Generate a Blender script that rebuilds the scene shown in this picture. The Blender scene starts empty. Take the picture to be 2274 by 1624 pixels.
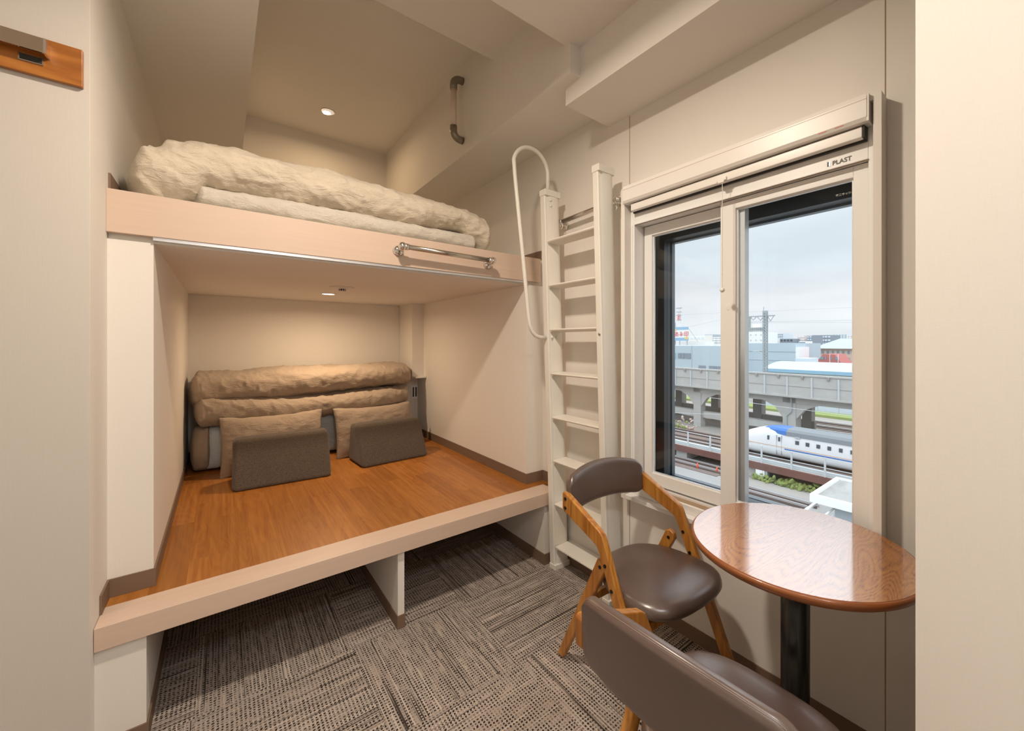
import bpy, bmesh, math, random
from mathutils import Vector, Matrix, noise
random.seed(7)
SC = bpy.context.scene
COL = SC.collection
PI = math.pi

# ------------------------------------------------------------------ camera
CX, FPX, HY, EYE = 1225.0, 898.55, 760.5, 1.29
YAW = math.atan2(CX - 491.0, FPX)
FW = Vector((math.sin(YAW), math.cos(YAW), 0)); RT = Vector((math.cos(YAW), -math.sin(YAW), 0))
cam = bpy.data.objects.new('camera', bpy.data.cameras.new('camera'))
COL.objects.link(cam)
cam.location = (0, 0, EYE)
cam.rotation_euler = (PI/2, 0, -YAW)
cam.data.sensor_width = 36.0
cam.data.lens = FPX / 2274 * 36.0
cam.data.shift_x = (1137 - CX) / 2274
cam.data.shift_y = (HY - 812) / 2274
cam.data.clip_start = 0.02; cam.data.clip_end = 3000
SC.camera = cam
def ray(u, v): return FW + RT*((u-CX)/FPX) + Vector((0,0,1))*((HY-v)/FPX)
def on_x(u, v, X):
    r = ray(u, v); return r*(X/r.x) + Vector((0,0,EYE))
def on_z(u, v, z):
    r = ray(u, v); return r*((z-EYE)/r.z) + Vector((0,0,EYE))

# ------------------------------------------------------------------ colour management
vs = SC.view_settings
vs.view_transform = 'Standard'; vs.look = 'None'; vs.gamma = 1; vs.exposure = 0.27
vs.use_curve_mapping = False

# ------------------------------------------------------------------ world: overcast sky
W = bpy.data.worlds.new('sky'); SC.world = W; W.use_nodes = True
nt = W.node_tree; nt.nodes.clear()
def wn(t, **k):
    n = nt.nodes.new(t)
    for a, b in k.items(): setattr(n, a, b)
    return n
tc = wn('ShaderNodeTexCoord'); sp = wn('ShaderNodeSeparateXYZ'); nt.links.new(tc.outputs['Generated'], sp.inputs[0])
mp = wn('ShaderNodeMapping'); mp.inputs['Scale'].default_value = (1.5, 1.5, 9); nt.links.new(tc.outputs['Generated'], mp.inputs[0])
nz = wn('ShaderNodeTexNoise'); nz.inputs['Scale'].default_value = 1.6; nz.inputs['Detail'].default_value = 5; nt.links.new(mp.outputs[0], nz.inputs['Vector'])
r1 = wn('ShaderNodeValToRGB'); nt.links.new(sp.outputs['Z'], r1.inputs[0])
r1.color_ramp.elements[0].position = 0.0; r1.color_ramp.elements[0].color = (0.93, 0.97, 1.0, 1)
r1.color_ramp.elements[1].position = 0.75; r1.color_ramp.elements[1].color = (2.6, 2.7, 2.8, 1)
e = r1.color_ramp.elements.new(0.10); e.color = (0.95, 0.97, 1.0, 1)
e = r1.color_ramp.elements.new(0.17); e.color = (0.78, 0.86, 0.91, 1)
e = r1.color_ramp.elements.new(0.29); e.color = (0.86, 0.93, 0.98, 1)
e = r1.color_ramp.elements.new(0.42); e.color = (2.5, 2.6, 2.7, 1)
r2 = wn('ShaderNodeMapRange'); r2.inputs[1].default_value = 0.3; r2.inputs[2].default_value = 0.7; r2.inputs[3].default_value = 0.90; r2.inputs[4].default_value = 1.08
nt.links.new(nz.outputs['Fac'], r2.inputs[0])
mx = wn('ShaderNodeVectorMath', operation='SCALE'); nt.links.new(r1.outputs[0], mx.inputs[0]); nt.links.new(r2.outputs[0], mx.inputs['Scale'])
bg = wn('ShaderNodeBackground'); bg.inputs['Strength'].default_value = 0.85; nt.links.new(mx.outputs[0], bg.inputs[0])
wo = wn('ShaderNodeOutputWorld'); nt.links.new(bg.outputs[0], wo.inputs[0])

# ------------------------------------------------------------------ lamps (the room's own downlights)
def disc_light(name, loc, power, color, size, spread=150):
    l = bpy.data.lights.new(name, 'AREA'); l.shape = 'DISK'; l.size = size; l.energy = power; l.color = color; l.spread = math.radians(spread)
    o = bpy.data.objects.new(name, l); o.location = loc; COL.objects.link(o); return o
WARM = (1.0, 0.74, 0.49)
ROOM = (1.0, 0.86, 0.71)
LOFT = (1.0, 0.69, 0.40)
NEUT = (1.0, 1.0, 1.0)
LAMPS = [
 ('ceiling_lamp_window', (0.30, 1.00, 2.62), 24, ROOM, 0.14, 170),
 ('ceiling_lamp_entry', (0.30, -0.10, 2.62), 3.5, ROOM, 0.14, 170),
 ('corridor_lamp', (0.30, -0.85, 2.55), 13, NEUT, 0.35, 170),
 ('alcove_lamp', (0.606, 3.319, 1.625), 6.5, WARM, 0.07, 170),
 ('loft_lamp', (0.64, 3.52, 3.05), 3.0, LOFT, 0.07, 170),
]
for a in LAMPS: disc_light(*a)

# ------------------------------------------------------------------ material helpers
def mat(name, color=(.8,.8,.8), rough=0.5, metal=0.0, spec=0.5, coat=0.0, coat_rough=0.05, emit=None, estr=0):
    m = bpy.data.materials.new(name); m.use_nodes = True
    b = m.node_tree.nodes['Principled BSDF']
    b.inputs['Base Color'].default_value = (*color, 1); b.inputs['Roughness'].default_value = rough
    b.inputs['Metallic'].default_value = metal; b.inputs['Specular IOR Level'].default_value = spec
    b.inputs['Coat Weight'].default_value = coat; b.inputs['Coat Roughness'].default_value = coat_rough
    if emit: b.inputs['Emission Color'].default_value = (*emit, 1); b.inputs['Emission Strength'].default_value = estr
    return m
class G:
    """small node-graph writer"""
    def __init__(s, m): s.m = m; s.t = m.node_tree; s.b = s.t.nodes['Principled BSDF']
    def n(s, t, ins=None, **k):
        n = s.t.nodes.new(t)
        for a, b in k.items(): setattr(n, a, b)
        for a, b in (ins or {}).items():
            if hasattr(b, 'is_output') or isinstance(b, bpy.types.NodeSocket): s.t.links.new(b, n.inputs[a])
            else: n.inputs[a].default_value = b
        return n
    def math(s, op, a, b=0.0, c=0.0): return s.n('ShaderNodeMath', {0: a, 1: b, 2: c}, operation=op).outputs[0]
    def pos(s): return s.n('ShaderNodeNewGeometry').outputs['Position']
    def obj(s): return s.n('ShaderNodeTexCoord').outputs['Object']
    def mapping(s, v, scale=(1,1,1), rot=(0,0,0), loc=(0,0,0)): return s.n('ShaderNodeMapping', {0: v, 'Scale': scale, 'Rotation': rot, 'Location': loc}).outputs[0]
    def noise(s, v, scale, detail=3, rough=.5, dist=0): return s.n('ShaderNodeTexNoise', {'Vector': v, 'Scale': scale, 'Detail': detail, 'Roughness': rough, 'Distortion': dist}).outputs['Fac']
    def ramp(s, f, stops):
        r = s.n('ShaderNodeValToRGB', {0: f}); els = r.color_ramp.elements
        els[0].position, els[0].color = stops[0][0], (*stops[0][1], 1)
        els[1].position, els[1].color = stops[-1][0], (*stops[-1][1], 1)
        for p, c in stops[1:-1]:
            e = els.new(p); e.color = (*c, 1)
        return r.outputs[0]
    def mix(s, f, a, b, mode='MIX'):
        n = s.n('ShaderNodeMix', data_type='RGBA', blend_type=mode)
        for i, v in ((0, f), (6, a), (7, b)):
            if isinstance(v, bpy.types.NodeSocket): s.t.links.new(v, n.inputs[i])
            else: n.inputs[i].default_value = v if i == 0 else (*v, 1)
        return n.outputs[2]
    def bump(s, h, strength=.3, dist=.002):
        n = s.n('ShaderNodeBump', {'Height': h, 'Strength': strength, 'Distance': dist}); s.t.links.new(n.outputs[0], s.b.inputs['Normal'])
    def color(s, c): s.t.links.new(c, s.b.inputs['Base Color'])
    def rough(s, c): s.t.links.new(c, s.b.inputs['Roughness'])

def wallpaper(name, color):
    m = mat(name, color, .75, spec=.3); g = G(m); p = g.pos()
    v = g.noise(g.mapping(p, (900, 900, 14)), 1, 3, .6)
    h2 = g.noise(g.mapping(p, (60, 60, 900)), 1, 2, .5)
    s = g.math('ADD', v, g.math('MULTIPLY', h2, .5))
    g.bump(s, .22, .0008)
    g.color(g.mix(g.math('MULTIPLY', v, .16), color, tuple(c*.70 for c in color)))
    return m
M = {}
M['wall'] = wallpaper('off_white_wallpaper', (.83, .79, .73))
M['greige'] = wallpaper('greige_striped_wallpaper', (.64, .60, .545))
M['ceil'] = wallpaper('ceiling_paper', (.85, .81, .75))
M['wallpanel'] = mat('panel_wall', (.83, .79, .73), .55, spec=.35)
g = G(M['wallpanel']); v = g.noise(g.mapping(g.pos(), (500, 500, 8)), 1, 2); g.bump(v, .10, .0005)
M['seam'] = mat('panel_seam', (.40, .28, .17), .7)
M['base'] = mat('brown_vinyl_baseboard', (.205, .135, .092), .55, spec=.35)
M['maple'] = mat('maple_laminate', (.70, .49, .34), .42)
g = G(M['maple']); p = g.pos()
n1 = g.noise(g.mapping(p, (2.2, 60, 60)), 1, 4, .6, .3); n2 = g.noise(g.mapping(p, (6, 9, 9)), 1, 2)
g.color(g.mix(n1, g.mix(n2, (.74, .57, .45), (.68, .52, .42)), (.61, .46, .36)))
# platform floor: vinyl planks running away from the lip
M['plank'] = mat('orange_oak_planks', (.45, .18, .04), .33)
g = G(M['plank']); p = g.pos(); sx = g.n('ShaderNodeSeparateXYZ', {0: p})
X, Y = sx.outputs[0], sx.outputs[1]
swap = g.n('ShaderNodeCombineXYZ', {0: Y, 1: X, 2: 0.0}).outputs[0]
br = g.n('ShaderNodeTexBrick', {'Vector': swap, 'Scale': 1.0, 'Mortar Size': .0006, 'Brick Width': .72, 'Row Height': .098, 'Color1': (0,0,0,1), 'Color2': (1,1,1,1), 'Mortar': (.5,.5,.5,1), 'Bias': 0.0}, offset=.37, squash=1.0)
pl = g.n('ShaderNodeSeparateColor', {0: br.outputs['Color']}).outputs[0]
gv = g.n('ShaderNodeCombineXYZ', {0: g.math('MULTIPLY', X, 60), 1: g.math('MULTIPLY', Y, 1.8), 2: g.math('MULTIPLY', pl, 40)}).outputs[0]
gr = g.noise(gv, 1, 4, .6, .5)
gv2 = g.n('ShaderNodeCombineXYZ', {0: g.math('MULTIPLY', X, 9), 1: g.math('MULTIPLY', Y, 1.1), 2: g.math('MULTIPLY', pl, 90)}).outputs[0]
rings = g.math('SINE', g.math('MULTIPLY', g.noise(gv2, 1, 2, .5, .6), 85))
rr = g.math('MULTIPLY_ADD', rings, .055, gr)
cc = g.ramp(rr, [(.22, (.29, .092, .015)), (.50, (.40, .148, .027)), (.80, (.50, .21, .046))])
tint = g.ramp(pl, [(0, (.80, .78, .72)), (1, (1.12, 1.12, 1.12))])
cc = g.mix(1.0, cc, tint, 'MULTIPLY')
cc = g.mix(g.math('MULTIPLY', br.outputs['Fac'], .5), cc, (.18, .06, .01))
g.color(cc); g.bump(gr, .08, .0006)
# carpet: 50 cm tiles turned alternately
M['carpet'] = mat('woven_carpet_tiles', (.2, .16, .12), .95, spec=.15)
g = G(M['carpet']); p = g.pos(); sx = g.n('ShaderNodeSeparateXYZ', {0: p})
X = g.math('SUBTRACT', sx.outputs[0], .43 - 5); Y = g.math('SUBTRACT', sx.outputs[1], .345 - 5)
ti = g.math('FLOOR', g.math('DIVIDE', X, .5)); tj = g.math('FLOOR', g.math('DIVIDE', Y, .5))
par = g.math('MODULO', g.math('ADD', ti, tj), 2)
def sel(a, b): return g.math('ADD', g.math('MULTIPLY', par, a), g.math('MULTIPLY', g.math('SUBTRACT', 1, par), b))
P_, Q_ = sel(X, Y), sel(Y, X)          # P runs along the lines, Q across them
seed = g.math('ADD', g.math('MULTIPLY', ti, 7.3), g.math('MULTIPLY', tj, 3.1))
qn = g.n('ShaderNodeCombineXYZ', {0: g.math('MULTIPLY', Q_, 200), 1: g.math('MULTIPLY', P_, 1.1), 2: seed}).outputs[0]
line = g.noise(qn, 1, 1, .5)
wob = g.math('MULTIPLY', g.noise(g.n('ShaderNodeCombineXYZ', {0: g.math('MULTIPLY', P_, 60), 1: g.math('MULTIPLY', Q_, 90), 2: seed}).outputs[0], 1, 2), 4.5)
a = g.math('SINE', g.math('ADD', g.math('MULTIPLY', P_, 2*PI/.0125), wob)); b = g.math('SINE', g.math('ADD', g.math('MULTIPLY', Q_, 2*PI/.0115), wob))
dots = g.math('MULTIPLY', g.math('GREATER_THAN', a, .0), g.math('GREATER_THAN', b, -.25))
patch = g.noise(g.n('ShaderNodeCombineXYZ', {0: g.math('MULTIPLY', P_, 14), 1: g.math('MULTIPLY', Q_, 60), 2: seed}).outputs[0], 1, 3, .6)
dots = g.math('MULTIPLY', dots, g.n('ShaderNodeMapRange', {0: patch, 1: .36, 2: .52, 3: .12, 4: 1.0}).outputs[0])
dark = g.n('ShaderNodeMapRange', {0: line, 1: .37, 2: .33, 3: 0.0, 4: 1.0}).outputs[0]
dk = g.math('MAXIMUM', dots, g.math('MULTIPLY', dark, .9))
fine = g.noise(g.mapping(p, (420, 420, 420)), 1, 2)
lite = g.math('GREATER_THAN', line, .60)
basec = g.mix(fine, (.29, .24, .205), (.53, .45, .39))
basec = g.mix(g.math('MULTIPLY', lite, .65), basec, (.66, .57, .50))
cc = g.mix(dk, basec, (.026, .021, .019))
g.color(cc); g.bump(g.math('SUBTRACT', fine, g.math('MULTIPLY', dk, .8)), .5, .002)
# woods
def wood(name, c1, c2, c3, rough=.35, axis='Z', coat=.25):
    m = mat(name, c2, rough, coat=coat, coat_rough=.15); g = G(m); o = g.obj()
    sc = {'Z': (30, 30, 2.5), 'X': (2.5, 30, 30), 'Y': (30, 2.5, 30)}[axis]
    n = g.noise(g.mapping(o, sc), 1, 5, .6, .8)
    w = g.math('SINE', g.math('MULTIPLY', g.noise(g.mapping(o, tuple(x*.25 for x in sc)), 1, 2, .5, .4), 70))
    f = g.math('MULTIPLY_ADD', w, .12, n)
    g.color(g.ramp(f, [(.25, c1), (.5, c2), (.8, c3)])); g.bump(f, .08, .0005)
    return m
M['chairwood'] = wood('honey_ash_wood', (.30, .105, .014), (.43, .17, .025), (.55, .26, .05), .32, 'Z')
M['plaque'] = wood('walnut_stained_board', (.24, .075, .012), (.38, .13, .02), (.48, .19, .035), .35, 'X')
M['table'] = mat('ash_veneer_table', (.5, .2, .05), .34, coat=1.0, coat_rough=.10, spec=.8)
M['table'].node_tree.nodes['Principled BSDF'].inputs['Coat IOR'].default_value = 2.9
g = G(M['table']); o = g.obj()
band = g.noise(g.mapping(o, (1.3, 6.0, 1), loc=(2.2, 1.3, 0)), 1, 2, .45, .6)
rg = g.math('POWER', g.math('ABSOLUTE', g.math('SINE', g.math('MULTIPLY', band, 130))), 3.0)
fi = g.noise(g.mapping(o, (40, 260, 1)), 1, 4, .6)
f = g.math('SUBTRACT', g.math('ADD', fi, .14), g.math('MULTIPLY', rg, .26))
g.color(g.ramp(f, [(.22, (.17, .045, .008)), (.42, (.36, .12, .02)), (.75, (.50, .20, .04))]))
g.bump(f, .12, .0006)
M['tableedge'] = mat('stained_table_edge', (.27, .085, .022), .35, coat=.3)
def leatherm():
    m = mat('brown_leather', (.095, .060, .048), .36, spec=.6, coat=.45, coat_rough=.27); m.node_tree.nodes['Principled BSDF'].inputs['Coat IOR'].default_value = 1.9; g = G(m); o = g.obj()
    v = g.n('ShaderNodeTexVoronoi', {'Vector': o, 'Scale': 420.0}).outputs['Distance']
    n = g.noise(g.mapping(o, (14, 14, 14)), 1, 4, .6)
    g.bump(g.math('ADD', v, g.math('MULTIPLY', n, .6)), .12, .0006)
    g.rough(g.n('ShaderNodeMapRange', {0: n, 1: .3, 2: .7, 3: .30, 4: .44}).outputs[0])
    g.color(g.mix(n, (.080, .050, .040), (.115, .074, .060)))
    return m
M['leather'] = leatherm()
def fabric(name, c1, c2, scale, rough=.95, bs=.4):
    m = mat(name, c1, rough, spec=.15); m.node_tree.nodes['Principled BSDF'].inputs['Sheen Weight'].default_value = .2
    g = G(m); o = g.obj()
    w1 = g.n('ShaderNodeTexVoronoi', {'Vector': g.mapping(o, (1, 1, 1)), 'Scale': scale}).outputs['Distance']
    n = g.noise(o, scale*.5, 3, .7)
    g.color(g.mix(g.math('MULTIPLY', w1, 1.2), c1, c2)); g.bump(g.math('ADD', w1, n), bs, .0015)
    return m
M['cushion'] = fabric('charcoal_brown_tweed', (.20, .155, .118), (.055, .042, .031), 380, bs=.7)
def linen(name, c1, c2):
    m = mat(name, c1, .9, spec=.15); m.node_tree.nodes['Principled BSDF'].inputs['Sheen Weight'].default_value = .15
    g = G(m); o = g.obj()
    wr = g.noise(g.mapping(o, (9, 14, 22), rot=(.3, .5, .2)), 1, 5, .62, 1.6)
    w2 = g.noise(g.mapping(o, (22, 40, 60), rot=(.2, .7, .9)), 1, 4, .6, 1.2)
    ridg = g.math('ADD', g.math('ABSOLUTE', g.math('SUBTRACT', wr, .5)), g.math('MULTIPLY', g.math('ABSOLUTE', g.math('SUBTRACT', w2, .5)), .55))
    fn = g.noise(o, 500, 2, .6)
    g.color(g.mix(fn, c1, c2)); g.bump(g.math('ADD', g.math('MULTIPLY', ridg, 1.0), g.math('MULTIPLY', fn, .02)), .75, .014)
    return m
M['linen'] = linen('crumpled_tan_linen', (.45, .355, .27), (.38, .30, .225))
M['linen_pillow'] = linen('tan_pillow_linen', (.46, .36, .275), (.38, .295, .22))
M['duvet'] = linen('cream_duvet_cotton', (.74, .65, .52), (.66, .57, .45))
M['duvet_in'] = linen('pale_inner_cotton', (.66, .61, .53), (.60, .55, .47))
M['sheet'] = linen('pale_blue_sheet', (.62, .70, .74), (.55, .63, .67))
M['white'] = mat('cream_plastic', (.86, .83, .78), .35)
M['ladder'] = mat('cream_painted_aluminium', (.84, .81, .74), .38)
M['tread'] = mat('cream_ladder_tread', (.82, .78, .70), .45)
M['whitepvc'] = mat('white_resin_frame', (.88, .87, .85), .32)
M['sashglow'] = mat('white_aluminium', (.85, .87, .88), .25, metal=.2)
M['alu'] = mat('aluminium_trim', (.75, .76, .78), .3, metal=.7)
M['chrome'] = mat('polished_chrome', (.82, .80, .78), .07, metal=1)
M['steel'] = mat('brushed_steel', (.62, .58, .53), .22, metal=1)
M['bronze'] = mat('grey_bronze_resin', (.27, .235, .19), .32, metal=.55)
M['beigerail'] = mat('beige_rail_sleeve', (.80, .66, .55), .45)
M['black'] = mat('black_steel', (.012, .012, .012), .28, spec=.6)
M['bolt'] = mat('dark_bolt', (.02, .02, .022), .35, metal=.6)
M['darkframe'] = mat('dark_blue_grey_aluminium', (.028, .045, .058), .35, metal=.3)
M['darktrim'] = mat('slate_blue_aluminium', (.10, .125, .145), .3, metal=.5)
M['gap'] = mat('dark_gap', (.03, .028, .025), .7)
M['red'] = mat('red_print', (.75, .12, .05), .5)
M['grey_ink'] = mat('grey_print', (.12, .10, .08), .5)
M['whiteink'] = mat('white_print', (.8, .82, .8), .5)
M['hot'] = mat('lamp_diffuser', (1, 1, 1), .5, emit=(1.0, .86, .66), estr=9)
M['reflector'] = mat('lamp_reflector', (.85, .80, .72), .35, emit=(1.0, .88, .74), estr=.35)
M['mirror'] = mat('mirror_plate', (.62, .52, .42), .12, metal=1)
M['detgrey'] = mat('detector_plastic', (.75, .72, .68), .4)
# clear window glass: mostly transmits, reflects by fresnel
gm = bpy.data.materials.new('window_glass'); gm.use_nodes = True; t = gm.node_tree; t.nodes.clear()
tr = t.nodes.new('ShaderNodeBsdfTransparent'); tr.inputs[0].default_value = (.985, .995, 1, 1)
gl = t.nodes.new('ShaderNodeBsdfGlossy'); gl.inputs['Roughness'].default_value = .01
fr = t.nodes.new('ShaderNodeFresnel'); fr.inputs[0].default_value = 1.35
ms = t.nodes.new('ShaderNodeMixShader'); ou = t.nodes.new('ShaderNodeOutputMaterial')
t.links.new(fr.outputs[0], ms.inputs[0]); t.links.new(tr.outputs[0], ms.inputs[1]); t.links.new(gl.outputs[0], ms.inputs[2]); t.links.new(ms.outputs[0], ou.inputs[0])
M['glass'] = gm

# ------------------------------------------------------------------ mesh helpers
def box(bm, x0, x1, y0, y1, z0, z1):
    vs_ = [bm.verts.new((x, y, z)) for z in (z0, z1) for y in (y0, y1) for x in (x0, x1)]
    for f in ((0,2,3,1), (4,5,7,6), (0,1,5,4), (2,6,7,3), (0,4,6,2), (1,3,7,5)): bm.faces.new([vs_[i] for i in f])
def B(*boxes):
    bm = bmesh.new()
    for b in boxes: box(bm, *b)
    return bm
def prism(bm, pts, axis, a0, a1):
    """closed 2-D outline extruded along axis ('X': pts are (y,z); 'Y': (x,z); 'Z': (x,y))"""
    def mk(p, a): return {'X': (a, p[0], p[1]), 'Y': (p[0], a, p[1]), 'Z': (p[0], p[1], a)}[axis]
    A = [bm.verts.new(mk(p, a0)) for p in pts]; C = [bm.verts.new(mk(p, a1)) for p in pts]
    n = len(pts); bm.faces.new(A); bm.faces.new(list(reversed(C)))
    for i in range(n): bm.faces.new((A[i], C[i], C[(i+1) % n], A[(i+1) % n]))
def fix(bm): bmesh.ops.recalc_face_normals(bm, faces=bm.faces[:]); return bm
def tube(bm, pts, r, n=14, caps=True):
    pts = [Vector(p) for p in pts]; rings = []; up = None
    for i, p in enumerate(pts):
        d = ((pts[i+1] - p) if i == 0 else (p - pts[i-1]) if i == len(pts)-1 else (pts[i+1]-p).normalized() + (p-pts[i-1]).normalized()).normalized()
        if up is None: up = d.orthogonal().normalized()
        up = (up - d*up.dot(d)).normalized(); s = d.cross(up)
        rr = r[i] if isinstance(r, (list, tuple)) else r
        rings.append([bm.verts.new(p + (up*math.cos(2*PI*k/n) + s*math.sin(2*PI*k/n))*rr) for k in range(n)])
    for a, b in zip(rings, rings[1:]):
        for k in range(n): bm.faces.new((a[k], a[(k+1) % n], b[(k+1) % n], b[k]))
    if caps: bm.faces.new(list(reversed(rings[0]))); bm.faces.new(rings[-1])
    return bm
def lathe(bm, prof, c=(0,0,0), n=32, axis='Z'):
    c = Vector(c); rings = []
    for r, h in prof:
        ring = []
        for k in range(n):
            a = 2*PI*k/n; u, v = r*math.cos(a), r*math.sin(a)
            ring.append(bm.verts.new(c + Vector({'Z': (u, v, h), 'X': (h, u, v), 'Y': (u, h, v)}[axis])))
        rings.append(ring)
    for a, b in zip(rings, rings[1:]):
        for k in range(n): bm.faces.new((a[k], a[(k+1) % n], b[(k+1) % n], b[k]))
    bm.faces.new(rings[0]); bm.faces.new(rings[-1])
    return fix(bm)
def ball(bm, c, r, n=16):
    m = n//2; prof = [(max(r*math.sin(PI*i/m), 1e-5), -r*math.cos(PI*i/m)) for i in range(m+1)]
    return lathe(bm, prof, c, n)
def arc(c, r, a0, a1, n, ax):
    out = []
    for i in range(n+1):
        a = math.radians(a0 + (a1-a0)*i/n); out.append((c[0] + ax[0][0]*r*math.cos(a) + ax[1][0]*r*math.sin(a), c[1] + ax[0][1]*r*math.cos(a) + ax[1][1]*r*math.sin(a), c[2] + ax[0][2]*r*math.cos(a) + ax[1][2]*r*math.sin(a)))
    return out
ORG = {}
def obj(name, bm, m, parent=None, smooth=False, bevel=0, seg=2, local=False, sub=0, label=None):
    me = bpy.data.meshes.new(name); fix(bm); bm.to_mesh(me); bm.free(); me.materials.append(m)
    o = bpy.data.objects.new(name, me); COL.objects.link(o)
    if smooth:
        for p in me.polygons: p.use_smooth = True
    if bevel:
        b = o.modifiers.new('bevel', 'BEVEL'); b.width = bevel; b.segments = seg; b.limit_method = 'ANGLE'; b.angle_limit = math.radians(40)
        if smooth or seg > 1:
            for p in me.polygons: p.use_smooth = True
            w = o.modifiers.new('wn', 'WEIGHTED_NORMAL'); w.keep_sharp = False
    if sub:
        s = o.modifiers.new('sub', 'SUBSURF'); s.levels = sub; s.render_levels = sub
    if parent is not None:
        o.parent = parent
        if not local: o.location = -ORG.get(parent, Vector((0, 0, 0)))
    if label: o['label'] = label
    return o
def tag(o, label, cat, group=None, kind=None):
    o['label'] = label; o['category'] = cat
    if group: o['group'] = group
    if kind: o['kind'] = kind
    return o
def thing(name, label, cat, loc=(0,0,0), rotz=0, group=None):
    o = bpy.data.objects.new(name, None); COL.objects.link(o); o.location = loc; o.rotation_euler = (0, 0, rotz); o.empty_display_size = .1
    ORG[o] = Vector(loc); return tag(o, label, cat, group)
def struct(name, bm, m, parent=None, label=None, **k):
    o = obj(name, bm, m, parent, **k)
    if parent is None: o['kind'] = 'structure'
    if label: o['label'] = label
    return o
def copy_tree(o, parent=None):
    c = o.copy(); COL.objects.link(c); c.parent = parent
    for ch in list(o.children): copy_tree(ch, c)
    return c
def text(name, s, size, m, parent, origin, right, up, depth=.0005, align='LEFT', bold=0):
    cu = bpy.data.curves.new(name, 'FONT'); cu.body = s; cu.size = size; cu.extrude = depth; cu.align_x = align; cu.offset = bold
    tmp = bpy.data.objects.new(name, cu); COL.objects.link(tmp); bpy.context.view_layer.update()
    me = bpy.data.meshes.new_from_object(tmp.evaluated_get(bpy.context.evaluated_depsgraph_get())); me.materials.clear(); me.materials.append(m)
    bpy.data.objects.remove(tmp); o = bpy.data.objects.new(name, me); COL.objects.link(o)
    r = Vector(right).normalized(); u = Vector(up).normalized(); nn = r.cross(u)
    mm = Matrix((r, u, nn)).transposed().to_4x4(); mm.translation = Vector(origin) - (ORG.get(parent, Vector((0,0,0))) if parent else Vector((0,0,0)))
    o.parent = parent; o.matrix_local = mm
    return o

# ------------------------------------------------------------------ the room shell
XW = 1.58          # window wall
XL = -0.30         # wall left of the bunks
YF = 1.785         # wall that faces the camera at far left
HY0, HY1, HZ0, HZ1 = .33, 1.295, .555, 2.02   # window opening
struct('floor', B((-1.6, 1.62, -1.3, 4.0, -.06, 0)), M['carpet'])
wall_r = B((XW, XW+.16, -1.3, HY0, 0, 3.15), (XW, XW+.16, HY1, 4.1, 0, 3.15), (XW, XW+.16, HY0, HY1, 0, HZ0), (XW, XW+.16, HY0, HY1, HZ1, 3.15))
wr = struct('wall_right', wall_r, M['wallpanel'])
for y in (.314, 1.318, 2.9):
    obj('panel_seam', B((XW-.0008, XW+.002, y-.0016, y+.0016, (2.037 if y < 1 else .0), 2.42 if y < 2 else 1.9)), M['seam'], wr) if y < 2 else None
obj('panel_seam', B((XW-.0008, XW+.002, .3124, .3156, .06, .55)), M['seam'], wr)
struct('wall_left', B((XL-.15, XL, YF+.0015, 4.1, 0, 3.1)), M['wall'])
struct('wall_foreground', B((-1.6, XL-.0005, YF-.0005, YF+.0015, 0, 3.1), (-1.6, XL-.15, YF+.0015, YF+.12, 0, 3.1)), M['greige'])
struct('wall_back', B((XL, XW, 3.99, 4.09, 0, 3.15)), M['wall'])
struct('wall_column', B((1.345, 1.452, 3.65, 3.985, .967, 1.645), (1.345, 1.452, 3.80, 3.985, .42, .967)), M['wall'], None)
bpy.data.objects['wall_column'].name = 'trim_1'
struct('wall_front', B((-1.6, 1.62, -1.4, -1.3, 0, 2.9)), M['wall'])
struct('wall_entry', B((-1.7, -1.6, -1.4, YF+.12, 0, 2.9)), M['wall'])
# partition edge close to the camera on the right
struct('wall_partition', B((.95, 1.07, -1.3, on_x(2033, 760, .95).y, 0, 2.64)), M['wall'])
struct('ceiling', B((-1.6, 1.276, -1.3, 1.387, 2.64, 3.15)), M['ceil'])
struct('trim_2', B((-1.6, 1.217, 1.387, 2.025, 2.921, 3.13)), M['ceil'])     # raised ceiling strip
struct('trim_3', B((XL, 1.217, 2.025, 4.0, 3.083, 3.15)), M['ceil'])         # ceiling over the upper bunk
struct('trim_4', B((XL, .113, YF, 4.0, 2.60, 3.1)), M['ceil'])               # lowered soffit at left over the bunk
struct('trim_5', B((1.217, XW, 1.357, 3.99, 2.505, 3.15)), M['ceil'])        # beam over the upper bunk along the window wall
struct('trim_6', B((1.276, XW, -1.3, 1.357, 2.421, 3.15), (1.276, XW, 1.357, 1.456, 2.421, 2.505)), M['ceil'])        # beam over the window
# side walls of the lower alcove and the pillars under the platform
struct('wall_alcove_left', B((XL, -.187, 2.022, 3.99, .42, 1.645)), M['wall'])
struct('wall_under_left', B((XL, -.187, 1.842, 3.99, 0, .347)), M['wall'])
struct('wall_alcove_right', B((1.452, XW, 2.022, 3.99, .42, 1.645)), M['wallpanel'])
struct('wall_under_right', B((1.452, XW, 1.842, 3.99, 0, .347)), M['wallpanel'])
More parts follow.
